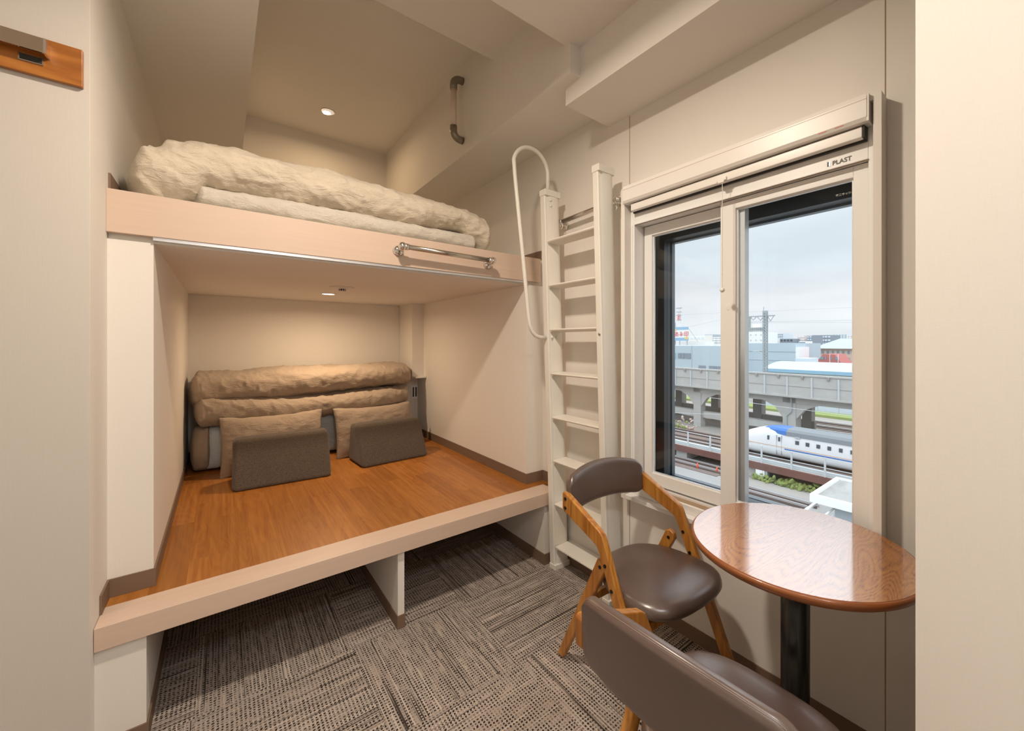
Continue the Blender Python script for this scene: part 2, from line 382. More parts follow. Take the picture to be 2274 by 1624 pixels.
# brown skirting
def skirt(name, *bs): return struct(name, B(*bs), M['base'])
h = .062; t_ = .006
skirt('baseboard_right', (XW-t_, XW, -1.3, 1.836, 0, h), (1.446, XW, 1.836, 1.842, 0, h), (1.446, 1.452, 1.842, 3.98, 0, h),
      (1.446, XW, 2.016, 2.022, .42, .42+h), (1.446, 1.452, 2.022, 3.80, .42, .42+h), (XW-t_, XW, 1.957, 2.016, .42, .42+h))
skirt('baseboard_left', (XL, -.181, 1.836, 1.842, 0, h), (-.187, -.181, 1.842, 3.98, 0, h), (XL, XL+t_, YF, 1.836, 0, h),
      (XL, -.181, 2.016, 2.022, .42, .42+h), (-.187, -.181, 2.022, 3.984, .42, .42+h), (XL, XL+t_, 1.905, 2.016, .42, .42+h), (-1.6, XL, YF-t_, YF, 0, h))
skirt('baseboard_loft', (XL, XL+t_, 2.035, 3.98, 1.81, 1.872), (XW-t_, XW, 2.035, 3.98, 1.81, 1.872))
skirt('baseboard_back', (-.181, 1.345, 3.984, 3.99, .42, .42+h))

# ------------------------------------------------------------------ sleeping platform and loft
pf = thing('sleeping_platform', 'raised orange wood platform with pale maple front edge above the carpet', 'platform', (.6, 1.9, 0))
obj('plank_floor', B((XL+.001, 1.574, 1.955, 3.985, .352, .4195)), M['plank'], pf)
obj('front_edge', B((XL+.001, 1.53, 1.824, 1.955, .348, .4205)), M['maple'], pf, bevel=.002, label='pale maple front lip')
pp = obj('support_panel', B((.614, .643, 1.842, 3.9, .0, .352)), M['wall'], pf, label='off-white upright support panel')
obj('kick_strip', B((.611, .646, 1.8385, 3.9, 0, h)), M['base'], pp, label='brown skirting strip')
lf = thing('loft_bunk', 'upper bunk deck with wide pale maple front board', 'bunk', (.6, 2.0, 1.64))
obj('front_board', B((XL, 1.545, 2.0, 2.03, 1.664, 1.8105)), M['maple'], lf, bevel=.0015, label='pale maple front board')
obj('deck', B((XL+.001, XW-.001, 2.03, 3.985, 1.645, 1.81)), M['ceil'], lf)
obj('metal_edging', B((-.187, 1.452, 2.006, 2.03, 1.652, 1.664)), M['alu'], lf, label='thin aluminium edging strip')

def grab_bar(label, p0, p1, wall_dir, off, rad=.0125):
    """horizontal steel bar between two chrome ball brackets; wall_dir points to the wall"""
    p0, p1, wd = Vector(p0), Vector(p1), Vector(wall_dir)
    t = thing('grab_bar', label, 'grab bar', (p0+p1)/2)
    obj('bar', tube(bmesh.new(), [p0, p1], rad), M['steel'], t, smooth=True)
    for p in (p0, p1):
        bm = bmesh.new(); ball(bm, p, .020)
        d = (p1-p0).normalized()*(1 if p == p0 else -1)
        tube(bm, [p+d*.005, p+d*.028], .0165)
        tube(bm, [p, p + Vector((0,0,-.012)) + wd*(off-.012)], .010)
        tube(bm, [p + Vector((0,0,-.012)) + wd*(off-.014), p + Vector((0,0,-.012)) + wd*off], [.021, .027], 24)
        obj('bracket', bm, M['chrome'], t, smooth=True)
    return t
grab_bar('steel grab bar with chrome ball ends on the loft front board', (.668, 1.94, 1.748), (1.165, 1.94, 1.741), (0, 1, 0), .0585)
grab_bar('steel bar on the window wall that the white ladder hangs from', (1.53, 1.352, 2.000), (1.53, 1.80, 1.988), (1, 0, 0), .049)

# vertical hand rail on the beam over the bunk
hr = thing('hand_rail', 'vertical beige handrail with grey bronze elbows high on the beam above the upper bunk', 'handrail', (1.217, 2.402, 2.79))
x0, x1, y, z0, z1 = 1.152, 1.217, 2.402, 2.60, 2.985
obj('sleeve', tube(bmesh.new(), [(x0, y, z0+.06), (x0, y, z1-.06)], .019, 20), M['beigerail'], hr, smooth=True)
r_ = .045
for s, zz in ((1, z1), (-1, z0)):
    pts = [(x0, y, zz - s*.075), (x0, y, zz - s*r_)] + [(x0 + r_ - r_*math.cos(a), y, zz - s*r_ + s*r_*math.sin(a)) for a in [PI/2*i/8 for i in range(1, 9)]] + [(x1, y, zz)]
    bm = tube(bmesh.new(), pts, .0228, 20); obj('elbow', bm, M['bronze'], hr, smooth=True)

# ------------------------------------------------------------------ recessed lights and detector
def downlight(label, c, r, hot):
    t = thing('downlight', label, 'ceiling light', c); c = Vector(c)
    obj('trim_ring', lathe(bmesh.new(), [(r*.86, 0.0), (r, -.0005), (r*1.02, -.003), (r*.98, -.005), (r*.86, -.004), (r*.86, 0.0)], c, 40), M['white'], t, smooth=True)
    obj('reflector', lathe(bmesh.new(), [(r*.86, -.0030), (r*.4, -.0022), (1e-4, -.0020)], c, 40), M['reflector' if not hot else 'hot'], t)
    return t
downlight('small glowing downlight in the alcove ceiling beside the detector', (.606, 3.319, 1.645), .046, True)
dl = downlight('round downlight in the high ceiling over the upper bunk', (.643, 3.53, 3.083), .050, False)
obj('lamp', lathe(bmesh.new(), [(.026, -.0038), (.026, -.0046), (1e-4, -.005)], (.637, 3.555, 3.083), 30), M['hot'], dl)
sd = thing('smoke_detector', 'white round detector with dark slots on the alcove ceiling', 'smoke detector', (.606, 2.88, 1.645))
obj('base_plate', lathe(bmesh.new(), [(.070, 0), (.070, -.004), (.055, -.008), (.030, -.012), (1e-4, -.012)], (.606, 2.88, 1.645), 40), M['detgrey'], sd, smooth=True)
obj('sensor_head', lathe(bmesh.new(), [(.022, -.0279), (.024, -.025), (.024, -.023), (1e-4, -.023)], (.606, 2.88, 1.645), 24), M['detgrey'], sd)
bm = bmesh.new(); tube(bm, [(.606, 2.88, 1.634), (.606, 2.88, 1.621)], .018, 20); obj('slot_ring', bm, M['gap'], sd)
bm = bmesh.new()
for k in range(10):
    a = 2*PI*k/10 + .2; x, y = .606 + .0205*math.cos(a), 2.88 + .0205*math.sin(a); tube(bm, [(x, y, 1.634), (x, y, 1.621)], .0022, 6)
obj('grille', bm, M['detgrey'], sd)
# lamps in the main ceiling, out of the frame
for i, (x, y) in enumerate(((.30, 1.00), (.30, -.10))):
    downlight(('ceiling downlight nearer the window', 'ceiling downlight nearer the entry')[i], (x, y, 2.64), .05, True)

# shelf and outlet beside the bedding
sh = thing('bedside_shelf', 'tiny pale shelf on the column at the alcove back right corner', 'shelf', (1.40, 3.62, .97))
obj('board', B((1.352, 1.450, 3.585, 3.649, .966, .980)), M['white'], sh, bevel=.001)
ol = thing('wall_outlet', 'white outlet plate half hidden behind the rolled bedding', 'outlet', (1.41, 3.65, .83))
obj('face_plate', B((1.392, 1.450, 3.792, 3.80, .757, .885)), M['whitepvc'], ol, bevel=.002)
for xx in (1.408, 1.434): obj('socket', B((xx-.006, xx+.006, 3.790, 3.793, .775, .865)), M['gap'], ol)

# ------------------------------------------------------------------ cloth
def loft_roll(ctrl, n=150, m=72, ex=2.6, amp=.008, seed=0, endl=.05, pleat=0.0, stretch=(5, 9, 9)):
    """soft roll lofted along X; ctrl = (x, yc, zc, half_y, half_z)"""
    ctrl = sorted(ctrl); bm = bmesh.new(); rings = []
    xs = [c[0] for c in ctrl]; L0, L1 = xs[0], xs[-1]
    def ev(x):
        for a, b in zip(ctrl, ctrl[1:]):
            if x <= b[0] + 1e-9:
                t = (x-a[0])/(b[0]-a[0]); t = t*t*(3-2*t); return [a[i]+(b[i]-a[i])*t for i in range(1, 5)]
        return list(ctrl[-1][1:])
    for i in range(n+1):
        t = i/n; x = L0 + (L1-L0)*(.5-.5*math.cos(PI*t))
        yc, zc, a, b = ev(x); e = min(x-L0, L1-x)/endl
        s = 1 if e >= 1 else max(.0, 1-(1-e)**2)**.5
        s = max(s, .03); ring = []
        for k in range(m):
            th = 2*PI*k/m; c, q = math.cos(th), math.sin(th)
            cy = abs(c)**(2/ex)*(1 if c > 0 else -1); cz = abs(q)**(2/ex)*(1 if q > 0 else -1)
            p = Vector((x, yc + a*(.55+.45*s)*cy if e < 1 else yc + a*cy, zc + b*s*cz))
            if e < 1: p = Vector((x, yc + a*s*cy, zc + b*s*cz))
            nn = Vector((0, cy, cz)).normalized()
            v = Vector((p.x*stretch[0]+seed, p.y*stretch[1], p.z*stretch[2]))
            d = noise.fractal(v, 1.0, 2.0, 5)*amp
            rd = 1-abs(noise.noise(Vector((p.x*stretch[0]*1.7+seed*3 + p.z*9, p.y*4, p.z*16 - p.x*5))))*2
            d += amp*.7*max(0, rd)**3
            big = noise.noise(Vector((p.x*2.2+seed*2, p.y*2, p.z*3)))*amp*1.2
            rd2 = 1-abs(noise.noise(Vector((p.x*26+seed + p.z*14, p.y*9, p.z*30))))*2; d += amp*.38*max(0, rd2)**2
            if pleat: d += pleat*max(0, 1-(x-L0)/.42)*(max(0, math.sin((x + (p.z-zc)*.9)*70 + 2.5*noise.noise(Vector((x*4, p.z*5, 1)))))**2)
            ring.append(bm.verts.new(p + nn*(d+big)*max(s, .15)))
        rings.append(ring)
    for r0, r1 in zip(rings, rings[1:]):
        for k in range(m): bm.faces.new((r0[k], r0[(k+1) % m], r1[(k+1) % m], r1[k]))
    bm.faces.new(rings[0]); bm.faces.new(rings[-1])
    return bm
def pillow(w, hgt, th, seed, amp=.008):
    bm = bmesh.new(); n, m = 60, 44; side = {}
    for s in (1, -1):
        for i in range(n+1):
            for j in range(m+1):
                u, v = -1+2*i/n, -1+2*j/m; edge = abs(u) == 1 or abs(v) == 1
                if s == -1 and edge: side[(s, i, j)] = side[(1, i, j)]; continue
                pu = 1 - .05*(1-v*v)*1.0; pv = 1 - .09*(1-u*u)
                T = th*(max(0, (1-abs(u)**3.2))*max(0, (1-abs(v)**3)))**.55
                x, z = u*w/2*pu, v*hgt/2*pv
                d = noise.fractal(Vector((x*9+seed, z*9, s*3)), 1, 2, 4)*amp*(0.4+T/th)
                wr = (1-abs(noise.noise(Vector((x*7+seed, z*22, s*5))))*2); d += amp*.6*max(0, wr)**3*(1-.6*T/th)
                side[(s, i, j)] = bm.verts.new((x, s*(T+ (d if not edge else 0)) + (d if edge else 0), z + (noise.noise(Vector((x*14+seed, s, v*3)))*.006)))
    for s in (1, -1):
        for i in range(n):
            for j in range(m):
                q = [side[(s, i, j)], side[(s, i+1, j)], side[(s, i+1, j+1)], side[(s, i, j+1)]]
                try: bm.faces.new(q if s > 0 else q[::-1])
                except ValueError: pass
    return bm

# duvet on the loft deck: a thin inner fold and the thick outer fold over it
dv = thing('folded_duvet', 'cream duvet folded along the edge of the upper bunk', 'duvet', (.5, 2.3, 1.81))
bm = loft_roll([(-.10, 2.345, 1.862, .285, .055), (.3, 2.345, 1.862, .295, .056), (.9, 2.345, 1.862, .295, .054), (1.16, 2.34, 1.862, .285, .052)], amp=.007, seed=4, ex=3.2)
obj('inner_fold', bm, M['duvet_in'], dv, smooth=True, label='paler inner fold of the duvet')
bm = loft_roll([(-.285, 2.325, 1.890, .25, .072), (-.20, 2.33, 1.925, .30, .115), (-.13, 2.335, 1.942, .305, .140), (-.085, 2.335, 1.962, .302, .130), (-.04, 2.335, 1.992, .295, .108), (.10, 2.335, 1.998, .292, .106), (.36, 2.34, 2.004, .292, .114),
                (.76, 2.34, 1.986, .290, .105), (1.05, 2.34, 1.990, .285, .087), (1.14, 2.33, 1.958, .285, .108), (1.20, 2.32, 1.928, .275, .114), (1.27, 2.31, 1.900, .24, .085)], n=300, m=110, amp=.011, seed=1.3, ex=2.5, endl=.07, pleat=.010)
obj('outer_fold', bm, M['duvet'], dv, smooth=True)

# bedding stacked at the back of the alcove
ms_ = thing('folded_mattress', 'folded mattress with a pale blue sheet at the bottom of the alcove bedding', 'mattress', (.6, 3.75, .42))
bm = loft_roll([(-.13, 3.748, .572, .20, .148), (.0, 3.748, .574, .215, .150), (.8, 3.748, .585, .215, .160), (1.32, 3.748, .592, .20, .165)], amp=.004, seed=9, ex=5, endl=.04)
obj('sheet', bm, M['sheet'], ms_, smooth=True)
bm = loft_roll([(-.165, 3.745, .56, .19, .130), (-.10, 3.746, .573, .222, .150), (-.07, 3.747, .577, .226, .1545), (-.042, 3.747, .577, .224, .1545)], n=60, amp=.010, seed=3, ex=3.4, endl=.03)
obj('linen_cover', bm, M['linen'], ms_, smooth=True, label='tan linen cover over the left end')
bm = loft_roll([(-.150, 3.73, .835, .21, .095), (-.09, 3.73, .832, .262, .112), (.1, 3.73, .815, .268, .105), (.45, 3.73, .795, .27, .095), (.75, 3.73, .803, .27, .090), (1.1, 3.73, .825, .262, .086), (1.30, 3.74, .838, .215, .080)], n=220, amp=.010, seed=21, ex=2.9, endl=.05, stretch=(7, 11, 11))
tag(obj('rolled_quilt', bm, M['linen'], smooth=True), 'thinner tan linen quilt roll just below the top roll, above the mattress', 'quilt', 'tan linen rolls in the alcove')
bm = loft_roll([(-.178, 3.75, .935, .18, .10), (-.12, 3.745, .965, .225, .118), (.1, 3.74, .975, .24, .100), (.45, 3.74, .985, .24, .112), (.8, 3.74, .995, .24, .107), (1.15, 3.74, 1.005, .235, .098), (1.335, 3.75, .990, .19, .095)], n=220, amp=.011, seed=35, ex=2.5, endl=.06)
tag(obj('rolled_quilt', bm, M['linen'], smooth=True), 'thick tan linen quilt roll on the very top of the alcove bedding stack', 'quilt', 'tan linen rolls in the alcove')
def place(o, loc, rx, rz): o.location = loc; o.rotation_euler = (rx, 0, rz)
p1 = tag(obj('pillow', pillow(.60, .40, .062, 2), M['linen_pillow'], smooth=True), 'tan linen pillow standing behind the left dark wedge cushion', 'pillow', 'tan pillows'); place(p1, (.288, 3.39, .600), math.radians(-15), .0)
p2 = tag(obj('pillow', pillow(.60, .39, .062, 8), M['linen_pillow'], smooth=True), 'tan linen pillow standing behind the right dark wedge cushion', 'pillow', 'tan pillows'); place(p2, (.960, 3.40, .598), math.radians(-15), math.radians(1.5))
def wedge(label, x0, y0, x1, y1, hgt=.275, d0=.32, d1=.115):
    """upright wedge cushion whose lower front edge runs (x0,y0)-(x1,y1)"""
    L = math.hypot(x1-x0, y1-y0); a = math.atan2(y1-y0, x1-x0); bm = bmesh.new()
    prism(bm, [(0, 0), (d0, 0), (d0-.05, hgt), (d0-.05-d1, hgt)], 'X', 0, L)
    bmesh.ops.subdivide_edges(bm, edges=bm.edges[:], cuts=3, use_grid_fill=True)
    o = obj('wedge_cushion', bm, M['cushion'], bevel=.026, seg=6); o.location = (x0, y0, .4205); o.rotation_euler = (0, 0, a)
    return tag(o, label, 'cushion', 'dark wedge cushions')
wedge('left dark brown wedge cushion, the one nearer the camera on the platform', .045, 2.965, .558, 2.938)
wedge('right dark brown wedge cushion beside the alcove right wall', .750, 2.970, 1.236, 3.003)

# ------------------------------------------------------------------ ladder
ld = thing('bunk_ladder', 'cream ladder leaning on the window wall between bunk and window', 'ladder', (1.5, 1.58, 0))
TILT = .073/2.10
def lx(x, z): return x - TILT*z
def stile(y0, y1, dep=.104):
    bm = bmesh.new(); z1 = 2.112
    pr = [(0, y0+.004), (.004, y0), (.020, y0), (.030, y0-.007), (dep-.026, y0-.009), (dep-.006, y0-.002), (dep, y0+.004), (dep, y1), (0, y1)]
    A = [bm.verts.new((lx(1.463+a, .012), b, .012)) for a, b in pr]; C = [bm.verts.new((lx(1.463+a, z1), b, z1)) for a, b in pr]
    bm.faces.new(A); bm.faces.new(C[::-1])
    for i in range(len(pr)): bm.faces.new((A[i], C[i], C[(i+1) % len(pr)], A[(i+1) % len(pr)]))
    return bm
def cap(bm, y0, y1, z0, z1, dep=.104, e=.003):
    vs_ = []
    for z in (z0, z1):
        for a, b in ((-e, y0-e-.008), (dep+e, y0-e-.008), (dep+e, y1+e), (-e, y1+e)): vs_.append(bm.verts.new((lx(1.463+a, z), b, z)))
    for f in ((0,1,2,3), (4,5,6,7), (0,1,5,4), (1,2,6,5), (2,3,7,6), (3,0,4,7)): bm.faces.new([vs_[i] for i in f])
    return bm
for y0, y1 in ((1.764, 1.804), (1.354, 1.390)):
    s = obj('stile', stile(y0, y1), M['ladder'], ld, bevel=.002)
    obj('end_cap', cap(bmesh.new(), y0, y1, 2.108, 2.142), M['ladder'], s, bevel=.002)
    obj('foot', cap(bmesh.new(), y0, y1, .0, .028), M['ladder'], s, bevel=.002)
for i in range(8):
    z = .135 + .2455*i; xx = lx(1.463, z)
    bm = bmesh.new(); prism(bm, [(xx+.006, z-.010), (xx+.002, z-.004), (xx+.004, z+.002), (xx+.092, z+.006), (xx+.094, z-.004), (xx+.086, z-.016)], 'Y', 1.392, 1.7545)
    obj('tread', bm, M['tread'], ld, bevel=.001)
bm = bmesh.new(); box(bm, lx(1.461, 1.34), lx(1.463, 1.34)+.001, 1.362, 1.370, 1.325, 1.335)
tube(bm, [(lx(1.459, 1.33), 1.367, 1.33), (lx(1.465, 1.33), 1.367, 1.33)], .006); obj('bolt', bm, M['steel'], ld, smooth=True)
for z, xs in ((1.318, (.020, .055)), (2.085, (.035,)), (2.055, (.035,))):
    for a in xs:
        bm = tube(bmesh.new(), [(lx(1.463+a, z), 1.7555, z), (lx(1.463+a, z), 1.7525, z)], [.009, .007]); obj('bolt', bm, M['white'], ld, smooth=True)
yt = 1.785
pts = [(1.43, yt, 2.12), (1.43, yt, 2.225)]
c = (1.3135, yt, 2.235)
pts += arc(c, .1165, 0, 168, 16, ((1, 0, 0), (0, 0, 1)))
pts += [(1.2075, yt, 2.17), (1.255, yt, 1.78), (1.296, yt, 1.43)]
pts += [(1.304, yt, 1.385), (1.320, yt, 1.350), (1.342, yt, 1.328), (1.370, yt, 1.318), (1.42, yt, 1.316)]
obj('hand_hoop', tube(bmesh.new(), pts, .0105, 14), M['ladder'], ld, smooth=True, label='white curved tubular hand hoop')
for y in (1.372, 1.785):
    bm = tube(bmesh.new(), arc((1.53, y, 1.962), .013, 0, 350, 14, ((0, 1, 0), (0, 0, 1))), .0022, 6); obj('hanging_ring', bm, M['white'], ld, smooth=True)

# ------------------------------------------------------------------ wooden wall board with mirror plate
pq = thing('wall_rail_board', 'dark orange wooden board with metal plate on the wall at far left', 'coat rail', (-.8, YF, 2.08))
obj('board', B((-1.35, -.311, YF-.016, YF, 2.030, 2.138)), M['plaque'], pq, bevel=.002)
obj('metal_plate', B((-1.35, -.372, YF-.050, YF-.043, 2.082, 2.121)), M['mirror'], pq, bevel=.001, label='mirror-like metal plate')
obj('plate_bracket', B((-.3765, -.3715, YF-.0505, YF-.016, 2.0815, 2.1215)), M['chrome'], pq)
obj('slot', B((-.425, -.385, YF-.018, YF-.014, 2.062, 2.079)), M['gap'], pq)
obj('slot_rim', B((-.427, -.383, YF-.019, YF-.016, 2.060, 2.0625), (-.427, -.383, YF-.019, YF-.016, 2.0785, 2.081), (-.427, -.4245, YF-.019, YF-.016, 2.062, 2.079), (-.3855, -.383, YF-.019, YF-.016, 2.062, 2.079)), M['steel'], pq)

# ------------------------------------------------------------------ window
wd = struct('window_1', B((1.515, 1.60, .310, .330, .533, 2.037), (1.515, 1.60, 1.295, 1.318, .533, 2.037), (1.515, 1.60, .330, 1.295, 2.018, 2.037)), M['wallpanel'], label='large two-sash window with a raised blind, in the right wall')
obj('window_sill', B((1.515, 1.60, .330, 1.295, .533, .553)), M['whitepvc'], wd, bevel=.002)
# resin frame
FX0, FX1 = 1.560, 1.660
fr_ = obj('window_frame', B((FX0, FX1, .330, .352, .553, 2.018), (FX0, FX1, 1.268, 1.295, .553, 2.018), (FX0, FX1, .352, 1.268, 1.862, 2.018), (FX0-.01, FX1, .352, 1.268, .553, .590)), M['whitepvc'], wd, bevel=.002)
obj('track_rib', B((1.552, 1.5595, .352, 1.268, 1.860, 1.863), (1.553, 1.56, .335, .345, .59, 1.86), (1.598, 1.602, .352, 1.268, .590, .600), (1.648, 1.652, .352, 1.268, .590, .600),
                   (1.556, 1.5605, 1.268, 1.275, .59, 1.86), (1.556, 1.5605, 1.283, 1.288, .59, 1.86)), M['whitepvc'], fr_)
obj('track_shadow', B((1.562, 1.598, .352, 1.268, .5895, .591), (1.5605, 1.562, .352, 1.268, 1.858, 1.8615)), M['seam'], fr_)
def sash(name, x0, x1, y0, y1, z0, z1, s_l, s_r, r_b, r_t, lab):
    s = obj(name, B((x0, x1, y0, y0+s_r, z0, z1), (x0, x1, y1-s_l, y1, z0, z1), (x0, x1, y0+s_r, y1-s_l, z0, z0+r_b), (x0, x1, y0+s_r, y1-s_l, z1-r_t, z1)), M['whitepvc'], wd, bevel=.0015, label=lab)
    a, b, c, d = y0+s_r, y1-s_l, z0+r_b, z1-r_t; xm = (x0+x1)/2
    obj('glass_pane', B((xm-.002, xm+.002, a, b, c, d)), M['glass'], s)
    e = .006
    obj('glazing_bead', B((xm-.004, xm+.006, a, a+e, c, d), (xm-.004, xm+.006, b-e, b, c, d), (xm-.004, xm+.006, a+e, b-e, c, c+e), (xm-.004, xm+.006, a+e, b-e, d-e, d)), M['sashglow'], s)
    return s
rs = sash('sash', 1.582, 1.612, .352, .845, .600, 1.859, .062, .044, .055, .036, 'right sliding sash, in front')
ls = sash('sash', 1.624, 1.652, .800, 1.262, .600, 1.859, .045, .050, .055, .048, 'left sliding sash, behind')
obj('sash_edge', B((1.606, 1.640, .757, .783, .655, 1.826)), M['sashglow'], rs)
# outer window beyond
ow = obj('outer_frame', B((1.74, 1.80, .330, .40, .52, 2.02), (1.74, 1.80, 1.228, 1.295, .52, 2.02), (1.74, 1.80, .40, 1.228, 1.808, 2.02), (1.74, 1.80, .40, 1.228, .52, .606),
    (1.66, 1.80, 1.295, 1.31, .52, 2.02), (1.66, 1.80, .315, .33, .52, 2.02), (1.66, 1.80, .33, 1.295, 2.02, 2.035), (1.66, 1.80, .33, 1.295, .52, .545)), M['darkframe'], wd, label='dark aluminium outer frame')
obj('drip_edge', B((1.80, 1.83, .40, 1.228, 1.800, 1.812), (1.80, 1.83, .40, 1.228, .598, .608), (1.80, 1.825, 1.222, 1.232, .606, 1.808)), M['darktrim'], ow)
obj('glass_pane', B((1.768, 1.772, .40, 1.228, .606, 1.808)), M['glass'], ow)
text('maker_lettering', '不二サッシ.', .0088, M['whiteink'], rs, (1.594, .4480, 1.7775), (0, -1, .0), (0, 0, 1), .0001)
text('maker_lettering', 'PLAST', .0195, M['grey_ink'], fr_, (FX0-.0015, .4475, 1.873), (0, -1, 0), (0, 0, 1), .0003, bold=.0002)
obj('logo_bar', B((FX0-.0015, FX0+.001, .4580, .4615, 1.873, 1.888)), M['bolt'], fr_)
obj('logo_bar', B((FX0-.0015, FX0+.001, .4530, .4565, 1.873, 1.888)), M['alu'], fr_)

p_ = on_x(1893, 889, 1.735); bm = bmesh.new()
bmesh.ops.create_icosphere(bm, subdivisions=3, radius=1, matrix=Matrix.Translation(p_ + Vector((0, -.012, 0))) @ Matrix.Rotation(-.35, 4, 'X') @ Matrix.Diagonal((.010, .012, .022, 1)))
obj('crescent_latch', bm, M['black'], ow, smooth=True, label='small black latch at the right edge')
p_ = on_x(1617, 682, 1.582); bm = bmesh.new()
bmesh.ops.create_icosphere(bm, subdivisions=3, radius=1, matrix=Matrix.Translation(p_) @ Matrix.Diagonal((.0012, .009, .015, 1)))
obj('latch_cover', bm, M['whitepvc'], rs, smooth=True)

# roller blind in its cassette
bl = thing('roller_blind', 'cream roller blind cassette rolled up at the top of the window', 'blind', (1.53, .82, 1.99))
bm = bmesh.new(); prism(bm, [(1.499, 2.038), (1.497, 2.026), (1.497, 1.968), (1.504, 1.958), (1.520, 1.956), (1.556, 1.958), (1.556, 2.038)], 'Y', .342, 1.292)
obj('cassette', bm, M['white'], bl)
obj('cassette_groove', B((1.4965, 1.4975, .342, 1.292, 2.0205, 2.0215)), M['seam'], bl)
obj('end_plate', B((1.499, 1.556, .337, .342, 1.955, 2.036)), M['white'], bl); obj('end_plate', B((1.499, 1.556, 1.292, 1.2935, 1.955, 2.036)), M['white'], bl)
obj('shadow_gap', B((1.546, 1.556, .352, 1.268, 1.914, 1.957)), M['gap'], bl)
obj('bottom_bar', B((1.520, 1.545, .358, 1.262, 1.919, 1.9525)), M['white'], bl, bevel=.003)
obj('bar_end', B((1.5195, 1.546, .352, .358, 1.918, 1.953)), M['gap'], bl)
pu = obj('pull_clip', B((1.512, 1.524, .785, .825, 1.920, 1.934), (1.508, 1.522, .792, .818, 1.912, 1.920)), M['white'], bl, bevel=.002)
co = obj('pull_cord', tube(bmesh.new(), [(1.512, .800, 1.915), (1.512, .800, 1.50)], .0012, 6), M['white'], bl)
obj('cord_ball', ball(bmesh.new(), (1.512, .800, 1.494), .0095), M['white'], co, smooth=True)
for k, (dy, z) in enumerate(((0, 1.9665), (.045, 1.9665))):
    obj('caution_label', B((1.4985, 1.5015, .40+dy, .424+dy, z-.0020, z+.0020)), M['red'], bl)

# ------------------------------------------------------------------ table
tb = thing('round_table', 'round wooden cafe table on a black column by the window', 'table', (1.272, .456, 0))
TX, TY, TZ, TR = 1.272, .456, .722, .281
o = obj('table_top', lathe(bmesh.new(), [(1e-4, -.026), (TR-.012, -.026), (TR-.004, -.020), (TR, -.010), (TR, -.006), (TR-.003, -.0015), (TR-.008, -.0005), (1e-4, -.0005)], (TX, TY, TZ), 96), M['tableedge'], tb, smooth=False)
for p in o.data.polygons: p.use_smooth = abs(p.normal.z) < .98
o2 = obj('veneer', lathe(bmesh.new(), [(1e-4, -.0010), (TR-.007, -.0010), (TR-.007, 0), (1e-4, 0)], (0, 0, 0), 96), M['table'], o); o2.location = (TX, TY, TZ)
obj('column', tube(bmesh.new(), [(TX, TY, .02), (TX, TY, .68)], .0365, 32), M['black'], tb, smooth=True)
obj('top_plate', lathe(bmesh.new(), [(.10, 0), (.10, .006), (1e-4, .006)], (TX, TY, .69), 40), M['black'], tb)
obj('base', lathe(bmesh.new(), [(.20, 0), (.20, .010), (.17, .018), (.05, .028), (1e-4, .028)], (TX, TY, 0.0005), 48), M['black'], tb)

